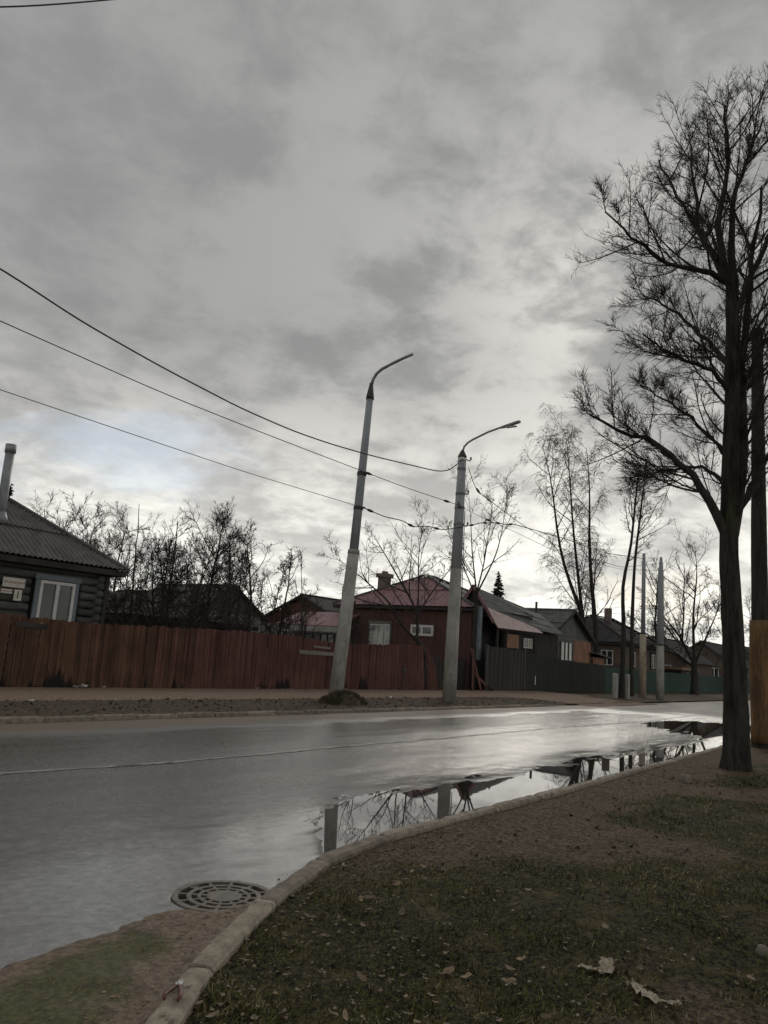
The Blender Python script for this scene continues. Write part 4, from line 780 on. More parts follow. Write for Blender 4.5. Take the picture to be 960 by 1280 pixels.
def other_houses():
    # house with its gable to the street, orange porch on the right
    r = gable_house('wooden_house', 'grey roofed wooden house with orange porch wall beside the dark fence', 'y', 49.6, 3.3, 21.0, 30, 3.55, 5.25, 'brownwall', 'greyroof', 'greywall')
    boards(r, 'y', 46.4, 52.8, .2, 3.5, 20.98, M['greywall'], .22, vertical=False, seed=8)
    window(r, 'y', 47.9, 49.9, 1.9, 3.2, 20.95, 'greywall', 3, .08, 'curtain')
    boards(r, 'y', 50.1, 53.1, .9, 3.35, 20.93, M['orangewall'], .2, 'orange_cladding', True, 9)
    b = MB(); b.box(52.95, 55.2, 20.7, 23.5, 0, 2.35); pw = b.build('porch', M['brownwall'], r)
    boards(r, 'y', 53.0, 55.0, .6, 2.3, 20.69, M['orangewall'], .25, 'porch_cladding', True, 10)
    b = MB(); b.add([(52.7, 20.3, 2.66), (55.6, 20.3, 2.42), (55.6, 23.6, 2.42), (52.7, 23.6, 2.66), (52.7, 20.3, 2.58), (55.6, 20.3, 2.34), (55.6, 23.6, 2.34), (52.7, 23.6, 2.58)],
                    [(0, 1, 2, 3), (7, 6, 5, 4), (0, 4, 5, 1), (1, 5, 6, 2), (2, 6, 7, 3), (3, 7, 4, 0)]); b.build('porch_roof', M['greyroof'], pw)
    b = MB(); b.box(48.6, 48.72, 23., 23.12, 5.0, 5.75); b.build('vent_pipe', M['darksteel'], r)
    # dark roofed house behind the birch
    r = empty('dark_house', (66, 26, 0), 'long house under a dark hip roof behind the green fence', 'house')
    b = MB(); b.box(62.2, 71.5, 21.6, 29., 0, 3.75); b.build('wall', M['brownwall'], r)
    hip_roof(r, 61.7, 72, 21.1, 29.5, 3.75, (64.2, 25.3, 6.0), (68.6, 25.0, 6.0), [M['darkroof']]*4, M['darklog'], .3, .015, 2)
    b = MB(); b.box(65.6, 66.1, 24.2, 24.7, 5.2, 6.75); b.build('chimney', M['brick'], r)
    for a in (63.2, 65.6, 68.4): window(r, 'y', a, a+.95, 1.9, 3.1, 21.57, 'white', 2, .07, 'glass', 'darklog', .1)
    window(r, 'x', 22.6, 23.6, 1.9, 3.1, 62.17, 'white', 2, .07, 'glass')
    r = gable_house('low_house', 'low dark house with pale roof edge left of the mossy trunk', 'x', 24.5, 3.2, 78, 88, 2.9, 5.0, 'brownwall', 'darkroof', 'brownwall')
    window(r, 'x', 22.6, 23.6, 1.4, 2.4, 77.97, 'white', 2, .07, 'glass'); window(r, 'x', 25.0, 26.0, 1.4, 2.4, 77.97, 'white', 2, .07, 'glass')
    b = MB(); b.bar((77.5, 20.7, 2.75), (77.5, 24.5, 5.05), .06, .22); b.build('roof_edge', M['palewall'], r)
    r = gable_house('low_house', 'far low house with a dark roof past the mossy trunk', 'x', 25, 3.6, 98, 110, 3.0, 5.6, 'brownwall', 'darkroof', 'brownwall'); window(r, 'x', 23, 24, 1.5, 2.6, 97.97, 'white', 2, .08, 'glass')
    r = gable_house('low_house', 'last low house at the far end of the street', 'x', 26, 4, 122, 134, 3.2, 6.2, 'greywall', 'darkroof', 'greywall'); window(r, 'x', 24, 25, 1.5, 2.6, 121.97, 'white', 2, .08, 'glass')
    r = empty('shed', (74, 20.5, 0), 'small shed with a sandy flat roof at the end of the green fence', 'shed')
    b = MB(); b.box(71.8, 76.5, 20., 22.6, 0, 1.95); b.build('wall', M['darklog'], r); b = MB(); b.box(71.5, 76.8, 19.8, 22.8, 1.953, 2.2); b.build('roof', M['pavement'], r)
    b = MB(); b.box(73.3, 74.2, 19.96, 19.995, .1, 1.8); b.build('door', M['brownwall'], r)
    # left of centre: pale low house with a red brown gable; dark barn; grey cottage
    r = gable_house('pale_house', 'low pale walled house with red brown gable left of the lamp post', 'x', 38.2, 4.4, 42, 52, 3.32, 5.3, 'palewall', 'darkroof', 'brickwall')
    window(r, 'x', 35.1, 36.3, 1.7, 2.8, 41.97, 'darklog', 2, .07, 'glass'); window(r, 'x', 39.4, 40.5, 1.7, 2.8, 41.97, 'white', 2, .07, 'glass')
    b = MB(); b.tube([(45, 37, 4.8), (45, 37, 6.35)], .12, 8); b.build('stove_pipe', M['darksteel'], r); b = MB(); b.tube([(47, 35.6, 4.5), (47, 35.6, 5.5)], .12, 8); b.build('stove_pipe', M['darksteel'], r)
    b = MB(); b.box(41.2, 41.9, 41.5, 46.5, 0, 2.55); b.build('wing', M['palewall'], r)
    r = empty('barn', (22, 26.4, 0), 'big dark barn behind the bare trees beside the log house', 'barn')
    b = MB(); b.box(19, 25.4, 26.4, 33.5, 0, 2.45); b.build('wall', M['darklog'], r)
    A, B, C, D = (18.6, 26, 2.42), (25.8, 26, 2.42), (25.8, 34, 2.42), (18.6, 34, 2.42); p, q = (22.2, 28.2, 3.7), (22.2, 31.8, 3.7)
    for e0, e1, t0, t1 in ((A, B, p, p), (D, A, q, p), (C, D, q, q), (B, C, p, q)): slope('roof', e0, e1, t0, t1, M['barnroof'], r, .3, .015, 2)
    b = MB(); b.box(18.66, 25.74, 26.06, 26.1, 2.2, 2.39); b.box(18.66, 18.7, 26.103, 33.9, 2.2, 2.39); b.build('fascia', M['darklog'], r)
    boards(r, 'y', 19.1, 25.3, .1, 2.4, 26.39, M['darklog'], .22, 'barn_cladding', True, 12)
    b = MB(); b.box(21.2, 23.2, 26.32, 26.365, .1, 2.2); d = b.build('door', M['darklog'], r); b = MB(); b.box(21.4, 21.5, 26.26, 26.315, 1.1, 1.3); b.build('handle', M['darksteel'], d)
    r = gable_house('grey_cottage', 'grey cottage under a greenish roof half hidden by bare trees', 'y', 38.5, 3.2, 42.0, 50, 3.6, 5.6, 'palewall', 'greyroof', 'greywall')
    window(r, 'y', 36.2, 37.3, 1.9, 3.0, 41.97, 'white', 2, .07, 'glass'); window(r, 'y', 39.6, 40.7, 1.9, 3.0, 41.97, 'white', 2, .07, 'glass')
other_houses()

# ------------------------------------------------------------------ fences
def board_mesh(seed, w=.118, h=1.95, t=.022):
    rng = random.Random(seed); b = MB(); n = 4; x0 = -w/2; vs = []; fs = []
    for j in range(n):
        z = h*j/(n-1); k = rng.uniform(-.004, .004); tl = (rng.uniform(-.03, .02), rng.uniform(-.03, .02)) if j == n-1 else (0, 0)
        if j == 0: tl = (rng.uniform(0, .05), rng.uniform(0, .05))
        vs += [(x0+k, 0, z+tl[0]), (-x0+k, 0, z+tl[1]), (-x0+k, t, z+tl[1]), (x0+k, t, z+tl[0])]
    for j in range(n-1):
        for i in range(4): fs.append((j*4+i, j*4+(i+1) % 4, j*4+4+(i+1) % 4, j*4+4+i))
    fs += [(3, 2, 1, 0), ((n-1)*4, (n-1)*4+1, (n-1)*4+2, (n-1)*4+3)]
    me = bpy.data.meshes.new('board'); me.from_pydata(vs, [], fs); me.update(); me.materials.append(M['fence']); return me
def plank_fence():
    rng = random.Random(8); root = empty('plank_fence', (3.0, 19.4, 0), 'long weathered red brown plank fence along the far footway', 'fence'); ms = [board_mesh(k) for k in range(8)]
    x = 3.0; k = 0
    top = lambda x: np.interp(x, [3, 10, 12.4, 15, 18.3, 21, 22.4, 23.9, 26, 30.2], [1.95, 1.94, 1.86, 1.93, 2.01, 1.99, 1.93, 1.84, 1.95, 2.10])
    lean = 0
    while x < 29.55:
        if rng.random() < .06: lean = rng.uniform(-.02, .02)
        h = float(top(x))+rng.uniform(-.018, .014); w = rng.choice((.9, 1., 1., 1.1, 1.2))
        gap = .03 if rng.random() < .05 else rng.uniform(.003, .009)
        fan = max(0., (x-28.2)/1.35); ang = lean+rng.uniform(-.008, .008)-fan*.16
        o = mesh_obj('board', ms[rng.randrange(8)], None, root, (x+.118*w/2-3.0+fan*.22, rng.uniform(-.012, .012)-fan*.01, .09+rng.uniform(-.02, .02)))
        o.scale = (w, 1, (h-.09)/1.95); o.rotation_euler = (rng.uniform(-.012, .012), ang, 0); x += .118*w+gap; k += 1
    for i in range(6):   # boards fanned out at the broken end
        o = mesh_obj('board', ms[i % 8], None, root, (27.05+i*.155, -.03-.012*i, .09)); o.scale = (.9, 1, .98-.055*i); o.rotation_euler = (.02, -.20-.045*i, 0)
    b = MB()
    for z in (.5, 1.5): b.box(3.0, 29.5, 19.435, 19.48, z, z+.09)
    b.build('rail', M['darklog'], root)
    for xx in np.arange(3.6, 29.6, 2.6):
        b = MB(); b.box(xx, xx+.1, 19.49, 19.59, 0, 1.9); b.build('post', M['darklog'], root)
    for a0, a1, z0, z1, m, lb in ((10.55, 11.45, 1.62, 1.74, 'darklog', 'short dark board nailed across near the top'), (21.3, 23.95, 1.36, 1.50, 'greyboard', 'long grey board nailed across'), (22.05, 23.0, 1.62, 1.69, 'greyboard', 'short grey board nailed above the long one')):
        b = MB(); b.bar((a0, 19.365, (z0+z1)/2+.02), (a1, 19.365, (z0+z1)/2-.01), .025, z1-z0); b.build('nailed_board', M[m], root, label=lb)
    b = MB(); b.box(28.02, 28.07, 19.355, 19.37, .12, 1.15); b.box(27.9, 28.2, 19.34, 19.354, .92, .99); b.build('latch_bar', M['darksteel'], root)
    b = MB(); b.box(10.62, 10.645, 19.36, 19.375, .12, 1.6); b.build('gate_seam', M['darklog'], root)
    ld = 'loose planks leaning by the lamp pole'
    for i, (p, q, lb) in enumerate([((33.55, 19.1, .09), (33.9, 19.35, 2.1), 'red brown loose plank leaning upright just right of the darker lamp pole'), ((34.35, 19.05, .09), (33.75, 19.4, 2.15), 'red brown loose plank leaning left, second from the pole'),
                                    ((35.4, 19.0, .1), (34.0, 19.4, 1.0), 'short grey brown plank propped at a low angle beside the gate')]):
        b = MB(); b.bar(p, q, .16, .03, (0, 1, 0)); o = b.build('loose_plank', M['fence']); tag(o, lb, 'plank', ld)
plank_fence()
def back_fence():
    root = empty('picket_fence', (31.2, 20.6, 0), 'dark grey sparse board fence in the gap behind the lamp pole', 'fence'); rng = random.Random(2)
    me = board_mesh(30); me.materials.clear(); me.materials.append(M['darklog'])
    for k in range(22):
        o = mesh_obj('board', me, None, root, (k*.2+rng.uniform(-.02, .02), 0, .05)); o.scale = (1.2, 1, rng.uniform(.72, .86)); o.rotation_euler = (0, rng.uniform(-.03, .03), 0)
    b = MB(); b.box(31.1, 35.7, 20.63, 20.68, .45, .53); b.box(31.1, 35.7, 20.63, 20.68, 1.2, 1.28); b.build('rail', M['darklog'], root)
back_fence()
def sheet_fence(name, label, x0, x1, y, tops, mat, w=1.15, z0=.08, wave=.2):
    """Profiled metal sheets side by side: every sheet and post is a part."""
    root = empty(name, (x0, y, 0), label, 'fence'); rng = random.Random(int(x0)); n = max(1, round((x1-x0)/w)); w = (x1-x0)/n; xs = []; k = max(2, round(w/wave))
    for i in range(k):
        a = w*i/k; p = w/k; xs += [(a, 0), (a+p*.35, 0), (a+p*.45, -.02), (a+p*.9, -.02)]
    xs.append((w*.992, 0)); vs = []; fs = []
    for i, (a, d) in enumerate(xs): vs += [(a, d, 0), (a, d, 1.)]; fs += [(2*i-2, 2*i, 2*i+1, 2*i-1)] if i else []
    me = bpy.data.meshes.new('sheet_panel'); me.from_pydata(vs, [], fs); me.update(); me.materials.append(M[mat])
    for i in range(n):
        x = x0+w*i; h = float(np.interp(x, *tops))+rng.uniform(-.025, .025)
        o = mesh_obj('sheet_panel', me, None, root, (x-x0, rng.uniform(-.008, .004), z0)); o.scale = (1, 1, h-z0); o.rotation_euler = (0, 0, 0)
    for i in range(0, n+1, 2):
        x = x0+w*i; h = float(np.interp(x, *tops)); b = MB(); b.box(x-.03, x+.03, y+.03, y+.09, 0, h-.02); b.build('post', M['darksteel'], root)
    b = MB(); b.box(x0, x1, y+.005, y+.028, .4, .44); b.box(x0, x1, y+.005, y+.028, 1.3, 1.34); b.build('rail', M['darksteel'], root); return root
def sheet_fences():
    r = empty('metal_gate', (35.5, 19.4, 0), 'tall dark brown metal gate between the loose planks and the dark fence', 'gate')
    for a0, a1, h in ((35.5, 37.55, 2.32), (37.58, 39.6, 2.26)):
        b = MB(); x = a0
        while x < a1-.02: b.box(x, min(a1, x+.235), 19.39-.012*(int((x-a0)/.24) % 2), 19.42, .1, h); x += .24
        lf = b.build('gate_leaf', M['gate'], r); b = MB(); b.box(a0, a1, 19.422, 19.46, .3, .36); b.box(a0, a1, 19.422, 19.46, h-.3, h-.24); b.build('brace', M['darksteel'], lf)
    for x in (35.36, 39.62):
        b = MB(); b.box(x, x+.11, 19.36, 19.47, 0, 2.4); b.build('post', M['darksteel'], r)
    b = MB(); b.box(40.95, 41.02, 19.33, 19.36, .45, .95); o = b.build('paper_notice', M['white']); tag(o, 'narrow white strip hanging on the dark fence beside the gate', 'notice')
    sheet_fence('metal_fence', 'near black profiled metal fence right of the tall gate', 39.75, 51.6, 19.4, ([39, 41, 44, 51], [2.22, 2.05, 1.98, 1.82]), 'darkfence')
    sheet_fence('metal_fence', 'dark green profiled metal fence running to the far right', 51.75, 140, 19.4, ([51, 60, 84, 140], [1.72, 1.68, 1.6, 1.9]), 'greenfence', 1.15, .05)
sheet_fences()

# ------------------------------------------------------------------ poles and wires
def poles():
    # front lamp post: stepped concrete column with a bare arm
    r = empty('lamp_post', (18.46, 15.2, 0), 'taller pale lamp post leaning left of centre, its base in a mossy heap', 'lamp post')
    b = MB(); b.tube([(18.46, 15.2, -.1), (18.66, 15.2, 2.4), (18.83, 15.2, 4.62)], [.225, .203, .178], 18); b.build('lower_shaft', M['concrete'], r, True)
    b = MB(); b.tube([(18.828, 15.2, 4.60), (18.835, 15.2, 4.72)], [.192, .183], 18); b.build('joint_collar', M['concrete'], r, True)
    b = MB(); b.tube([(18.832, 15.2, 4.72), (18.95, 15.2, 7.4), (19.07, 15.2, 9.78)], [.147, .130, .110], 16); b.build('upper_shaft', M['pole_grey'], r, True)
    b = MB(); b.tube([(19.07, 15.2, 9.74), (19.07, 15.2, 9.86), (19.075, 15.19, 10.3)], [.135, .126, .056], 14); b.build('arm_socket', M['darksteel'], r, True)
    b = MB(); b.tube([(19.075, 15.19, 10.2), (19.075, 15.13, 10.42), (19.075, 15.0, 10.6), (19.075, 14.8, 10.72), (19.075, 14.5, 10.81), (19.075, 14.05, 10.93), (19.075, 13.60, 11.02)], [.05, .05, .05, .05, .048, .046, .046], 10); b.build('arm', M['steel'], r, True)
    b = MB()
    for z, x in ((7.2, 18.94), (6.07, 18.893)): b.tube([(x, 15.2, z-.06), (x, 15.2, z+.06)], .155, 14); b.bar((x, 15.06, z), (x, 14.93, z), .05, .05)
    b.build('wire_clamp', M['darksteel'], r)
    # second pole: grey concrete column with lamp head
    r = empty('lamp_post', (24.2, 14.7, 0), 'shorter darker grey lamp post with a flat lamp head, right of centre', 'lamp post')
    b = MB(); b.tube([(24.2, 14.7, -.1), (24.21, 14.7, 2.0), (24.22, 14.7, 4.8)], [.245, .232, .204], 18); b.build('lower_shaft', M['concrete'], r, True)
    b = MB(); b.tube([(24.22, 14.7, 4.8), (24.23, 14.7, 7), (24.24, 14.7, 8.85)], [.201, .176, .150], 18); b.build('shaft', M['pole_grey'], r, True)
    b = MB(); b.tube([(24.24, 14.7, 8.86), (24.24, 14.7, 9.0)], .156, 18); b.build('white_band', M['white'], r, True)
    b = MB(); b.tube([(24.24, 14.7, 9.0), (24.24, 14.7, 9.06), (24.24, 14.7, 9.3)], [.172, .163, .046], 16); b.build('cap_cone', M['darksteel'], r, True)
    b = MB(); b.tube([(24.24, 14.69, 9.25), (24.24, 14.64, 9.42), (24.24, 14.5, 9.55), (24.24, 14.3, 9.65), (24.24, 13.66, 9.87), (24.24, 13.0, 10.02)], .036, 10); b.build('arm', M['steel'], r, True)
    b = MB(); b.add([(24.24+sx*w, y, z) for y, w, z in ((13.15, .04, 9.95), (12.95, .085, 9.975), (12.45, .09, 10.075), (12.36, .06, 10.09)) for sx, z in ((-1, z), (1, z), (1, z+.06), (-1, z+.06))],
                    [(4*i+j, 4*i+(j+1) % 4, 4*i+4+(j+1) % 4, 4*i+4+j) for i in range(3) for j in range(4)]+[(3, 2, 1, 0), (12, 13, 14, 15)])
    h = b.build('lamp_head', M['steel'], r); b = MB(); b.box(24.17, 24.31, 12.5, 12.9, 9.945, 9.974); b.build('lens', M['white'], h)
    b = MB()
    for z in (8.55, 7.6, 7.07, 6.45): b.tube([(24.235, 14.7, z-.05), (24.235, 14.7, z+.05)], .203-.0155*(z-6.2), 14)
    b.build('strap', M['strap'], r, kind='stuff')
    for z, x in ((7.65, 24.55), (7.07, 23.9), (6.45, 24.62), (8.95, 24.62)):
        b = MB(); b.tube([(24.24, 14.6, z), (x*.8+24.24*.2, 14.55, z-.02), (x, 14.55, z+.05), (x, 14.55, z+.14)], [.022, .022, .03, .04], 8); b.build('insulator', M['darksteel'], r)
    b = MB(); b.tube([(24.46, 14.6, 7.), (24.48, 14.58, 5.), (24.47, 14.55, 3.)], .015, 6); b.build('conduit', M['cable'], r)
    # slim poles farther along
    for i, (x, y, h, r0, lb) in enumerate([(48.2, 15.69, 8.85, .22, 'slim two tone utility pole left of its pair, tan below grey'), (46.82, 14.22, 8.4, .245, 'thicker grey utility pole of the pair beside the green fence')]):
        r = empty('utility_pole', (x, y, 0), lb, 'utility pole')
        s = 3.9 if i == 0 else 3.2
        b = MB(); b.tube([(x, y, -.1), (x+.02, y, s)], [r0, r0*.85], 14); b.build('lower_shaft', M['peeledpale' if i == 0 else 'concrete'], r, True)
        b = MB(); b.tube([(x+.02, y, s), (x+.05, y, h-.9), (x+.06, y, h)], [r0*.62 if i == 0 else r0*.84, r0*.52 if i == 0 else r0*.66, r0*.40 if i == 0 else r0*.3], 14); b.build('upper_shaft', M['pole_grey'], r, True)
        b = MB(); b.tube([(x+.02, y, s-.04), (x+.02, y, s+.05)], r0*.9, 14); b.build('band', M['darksteel'], r, True)
    for dx, dy, lb in ((-.34, .24, 'short grey post stub left of the thin kinked tree'), (.27, -.2, 'short grey post stub right of the thin kinked tree')):
        b = MB(); x, y = 42.72+dx, 15.03+dy
        b.prism([(x-.12, -.1), (x+.12, -.1), (x+.12, 1.32), (x+.08, 1.40), (x-.08, 1.40), (x-.12, 1.32)], y-.11, y+.11); o = b.build('post_stub', M['concrete']); tag(o, lb, 'post', 'grey post stubs')
M['strap'] = simple('strap_grey', (.13, .135, .145), (.19, .195, .2), 5, rough=.6, bump=.1, rand=0)
M['peeledpale'] = simple('tan_concrete', (.26, .22, .16), (.38, .33, .25), 2.5, (1, 1, .4), .85, .3, .01, .05, ((.16, .09, .04), 1.5, .6))
poles()
def sag(pts, n=40):
    p = np.array(pts, float); s = np.r_[0, np.cumsum(np.linalg.norm(np.diff(p, axis=0), axis=1))]; t = np.linspace(0, s[-1], n)
    q = np.stack([np.interp(t, s, p[:, k]) for k in range(3)], 1)
    for _ in range(3): q[1:-1] = q[1:-1]*.5+(q[:-2]+q[2:])*.25
    return [tuple(v) for v in q]
def wires():
    G = 'overhead cables between the poles'
    def wire(pts, r, lb, n=60, knots=()):
        b = MB(); q = sag(pts, n); b.tube(q, r*.74, 5)
        root = empty('cable', q[0], lb, 'cable', G); b.build('strand', M['cable'], root, True)
        for x in knots:
            i = min(range(len(q)), key=lambda k: abs(q[k][0]-x)); a = Vector(q[max(i-1, 0)]); c = Vector(q[i]); d = (c-a).normalized()
            bb = MB(); bb.tube([c-d*.22, c-d*.12, c, c+d*.1, c+d*.2], [.012, .04, .05, .03, .012], 7); bb.build('insulator', M['darksteel'], root, True)
        return root
    wire([(-12, 14.5, 10.3), (-4, 14.5, 9.35), (2, 14.5, 8.8), (6.53, 14.5, 8.36), (8.3, 14.5, 7.99), (10.39, 14.5, 7.72), (12.92, 14.5, 7.49), (14.9, 14.5, 7.43), (16.5, 14.5, 7.48), (18.5, 14.5, 7.62), (20.5, 14.5, 7.82), (22.3, 14.5, 8.0), (23.0, 14.5, 8.15), (23.5, 14.52, 8.5), (24.05, 14.55, 8.88)], .026,
         'thickest upper cable sagging from the left to the top of the darker lamp post', 110)
    wire([(-12, 14.95, 8.6), (0, 14.92, 7.85), (6.87, 14.9, 7.5), (10.76, 14.9, 7.28), (14, 14.9, 7.22), (18.75, 14.95, 7.2), (21, 14.85, 7.15), (24.2, 14.45, 7.08)], .016, 'middle cable passing the pale lamp post and descending to the darker one', 70, (19.2, 23.4))
    wire([(-12, 15.05, 6.9), (0, 15, 6.35), (7.14, 15, 6.18), (13.6, 15, 6.05), (18.9, 15, 6.07)], .012, 'lowest thin cable running from the left to the pale lamp post', 60)
    wire([(18.95, 15, 6.07), (20, 14.95, 5.98), (20.9, 14.9, 6.02), (21.6, 14.9, 5.92), (22.4, 14.85, 6.08), (23.3, 14.8, 6.1), (24.2, 14.5, 6.35)], .022, 'short twisted cable between the two lamp posts', 50, (19.3, 21.5, 23.))
    wire([(24.4, 14.5, 8.62), (24.75, 14.5, 8.25), (24.85, 14.5, 7.95), (25.34, 14.5, 7.85), (28.78, 14.45, 7.26), (33, 14.3, 6.75), (40, 14.2, 6.9), (46.8, 14.2, 8.0)], .018, 'cable dropping from the darker lamp post towards the slim poles', 80, (25.3,))
    wire([(24.5, 14.6, 6.45), (25.3, 14.6, 6.62), (25.8, 14.6, 6.85), (26.4, 14.6, 6.83), (26.9, 14.6, 7.05), (27.6, 14.6, 7.0), (28.3, 14.6, 7.2), (29, 14.6, 7.22), (33.7, 14.7, 7.45), (40, 15.2, 7.7), (48.2, 15.6, 8.5)], .024, 'knotted cable leaving the darker lamp post to the right', 90, (25., 26.1, 27.2, 28.2))
    wire([(24.4, 14.6, 7.08), (25.5, 14.6, 7.0), (27.45, 14.6, 6.95), (34, 14.6, 6.6), (41, 14.4, 6.9), (46.8, 14.25, 7.6)], .012, 'thin straight cable right of the darker lamp post', 60, (26.2,))
    wire([(-9, 9, 6.2), (0, 9, 7.1), (3.54, 9, 8.97), (4.92, 9, 10.21), (9, 9, 14.5), (14, 9, 19.5)][2:4] and [(-2, 9, 4.6+.0), (3.54, 9, 8.97), (4.19, 9, 9.54), (4.92, 9, 10.21), (7.5, 9, 12.6)], .014, 'dark cable crossing the top left corner of the sky', 40)
wires()

# ------------------------------------------------------------------ small things
def drain():
    x, y = GRATE; z = .016; r = empty('storm_drain_grate', (x, y, 0), 'round cast iron storm drain grate set in the wet road by the kerb', 'drain grate'); th = .035
    b = MB(); b.ring((x, y), .287, .325, z-.05, z+.002); b.build('frame', M['iron'], r)
    for r0, r1 in ((.205, .235), (.145, .168)):
        b = MB(); b.ring((x, y), r0, r1, z-th, z); b.build('bar_ring', M['iron'], r)
    b = MB(); n = 40; b.add([(x, y, z+.001)]+[(x+.112*math.cos(2*math.pi*j/n), y+.112*math.sin(2*math.pi*j/n), zz) for zz in (z+.001, z-th) for j in range(n)], [(0, 1+j, 1+(j+1) % n) for j in range(n)]+[(1+j, 1+n+j, 1+n+(j+1) % n, 1+(j+1) % n) for j in range(n)]); b.build('centre_plate', M['iron'], r)
    for ra, rb, n, w in ((.234, .289, 12, .022), (.167, .206, 12, .022), (.110, .146, 12, .020)):
        for j in range(n):
            a = 2*math.pi*j/n+.13; b = MB(); b.bar((x+ra*math.cos(a), y+ra*math.sin(a), z-th/2-.001), (x+rb*math.cos(a), y+rb*math.sin(a), z-th/2-.001), w, th); b.build('spoke', M['iron'], r)
    b = MB(); n = 40; b.add([(x+rr*math.cos(2*math.pi*j/n), y+rr*math.sin(2*math.pi*j/n), zz) for rr, zz in ((.325, z-.002), (.30, -.6)) for j in range(n)]+[(x, y, -.55)],
                            [(j, (j+1) % n, n+(j+1) % n, n+j) for j in range(n)]+[(n+j, n+(j+1) % n, 2*n) for j in range(n)]); b.build('drain_pit', M['darklog'], r)
drain()
def pliers():
    # lies along the kerb, jaws towards the joint
    ox, oy, oz = 2.575, 2.895, .066; a = math.atan2(.36, .56)+.06; ca, sa = math.cos(a), math.sin(a)
    W = lambda u, v, z: (ox+u*ca-v*sa, oy+u*sa+v*ca, oz+z)
    r = empty('pliers', (ox, oy, oz), 'small pliers with red brown handles lying on the kerb', 'pliers')
    for s in (-1, 1):
        b = MB(); b.tube([W(-.125, s*.030-.004, .010), W(-.09, s*.034, .011), (W(-.05, s*.026, .011)), W(-.01, s*.012, .011), W(.012, s*.005, .011)], [.0075, .0095, .0095, .0085, .006], 8); b.build('handle', M['handle'], r, True)
        b = MB(); b.add([W(u, s*v, z) for u, v0, v1 in ((.008, .001, .013), (.028, .001, .017), (.05, .002, .011), (.062, .003, .007)) for v, z in ((v0, .004), (v1, .004), (v1, .017), (v0, .017))],
                        [(4*i+j, 4*i+(j+1) % 4, 4*i+4+(j+1) % 4, 4*i+4+j) for i in range(3) for j in range(4)]+[(3, 2, 1, 0), (12, 13, 14, 15)]); b.build('jaw', M['chrome'], r)
    b = MB(); b.tube([W(.018, 0, .002), W(.018, 0, .022)], .010, 12); b.build('pivot', M['chrome'], r, True)
pliers()
def lz(x, y): return float(lawn_z(np.array([x]), np.array([y]))[0])
def crumple(name, label, cat, pts, w, seed, mat='paper', hh=.03, group=None):
    """A crumpled strip of torn paper along a ground line."""
    rng = np.random.RandomState(seed); P = resample([(x, y, 0) for x, y in pts], 26); V = []; F = []; nw = 9; we = .55+.45*np.abs(vnoise(np.arange(26)*.45, np.zeros(26), seed+300, 2))+.25*rng.rand(26)
    for i, p in enumerate(P):
        d = P[min(i+1, 25)]-P[max(i-1, 0)]; d = d/np.linalg.norm(d); q = np.array([-d[1], d[0], 0]); ww = w*1.2*we[i]*(1 if 0 < i < 25 else .4)
        for j in range(nw):
            t = j/(nw-1)-.5; c = p+q*t*ww+rng.randn(3)*.004; V.append((c[0], c[1], lz(c[0], c[1])+.010+hh*(.35*rng.rand()+.65*abs(float(vnoise(np.array([i*.5]), np.array([j*.6]), seed+400, 3)[0]))*1.6)))
    for i in range(25):
        for j in range(nw-1): F.append((i*nw+j, i*nw+j+1, (i+1)*nw+j+1, (i+1)*nw+j))
    o = np_mesh(name, np.array(V), np.array(F), M[mat], None, False); tag(o, label, cat, group)
crumple('paper_scrap', 'torn pale paper scrap with a raised end on the lawn, farther of two', 'litter', [(4.35, 1.75), (4.32, 1.66), (4.37, 1.60), (4.55, 1.66)], .075, 3, hh=.035)
crumple('paper_scrap', 'long crumpled pale paper strip on the lawn, nearer the camera', 'litter', [(4.32, 1.45), (4.21, 1.37), (4.16, 1.28), (4.20, 1.17)], .06, 4, hh=.03)
for i, (x, y, s, lb) in enumerate([(5.32, 1.02, .045, 'rounded brown stone at the right edge of the lawn'), (12.66, 3.46, .09, 'squat concrete stub at the start of the bare path')]):
    rng = np.random.RandomState(60+i); n, m = 10, 7; V = []; F = []
    for k in range(m):
        ph = math.pi*k/(m-1)
        for j in range(n):
            th = 2*math.pi*j/n; e = .55 if i else .9; sx = math.copysign(abs(math.cos(th))**e, math.cos(th)); sy = math.copysign(abs(math.sin(th))**e, math.sin(th)); sp = math.sin(ph)**e
            rr = s*(1+.08*rng.randn()*(0 < k < m-1)); V.append((x+rr*.8*sx*sp, y+rr*.8*sy*sp, lz(x, y)+s*.45+s*.85*math.copysign(abs(math.cos(ph))**e, math.cos(ph))))
    for k in range(m-1):
        for j in range(n): F.append((k*n+j, (k+1)*n+j, (k+1)*n+(j+1) % n, k*n+(j+1) % n))
    o = np_mesh('stone' if i == 0 else 'concrete_stub', np.array(V), np.array(F), M['stone' if i == 0 else 'kerb'], None, True); tag(o, lb, 'stone' if i == 0 else 'stub')
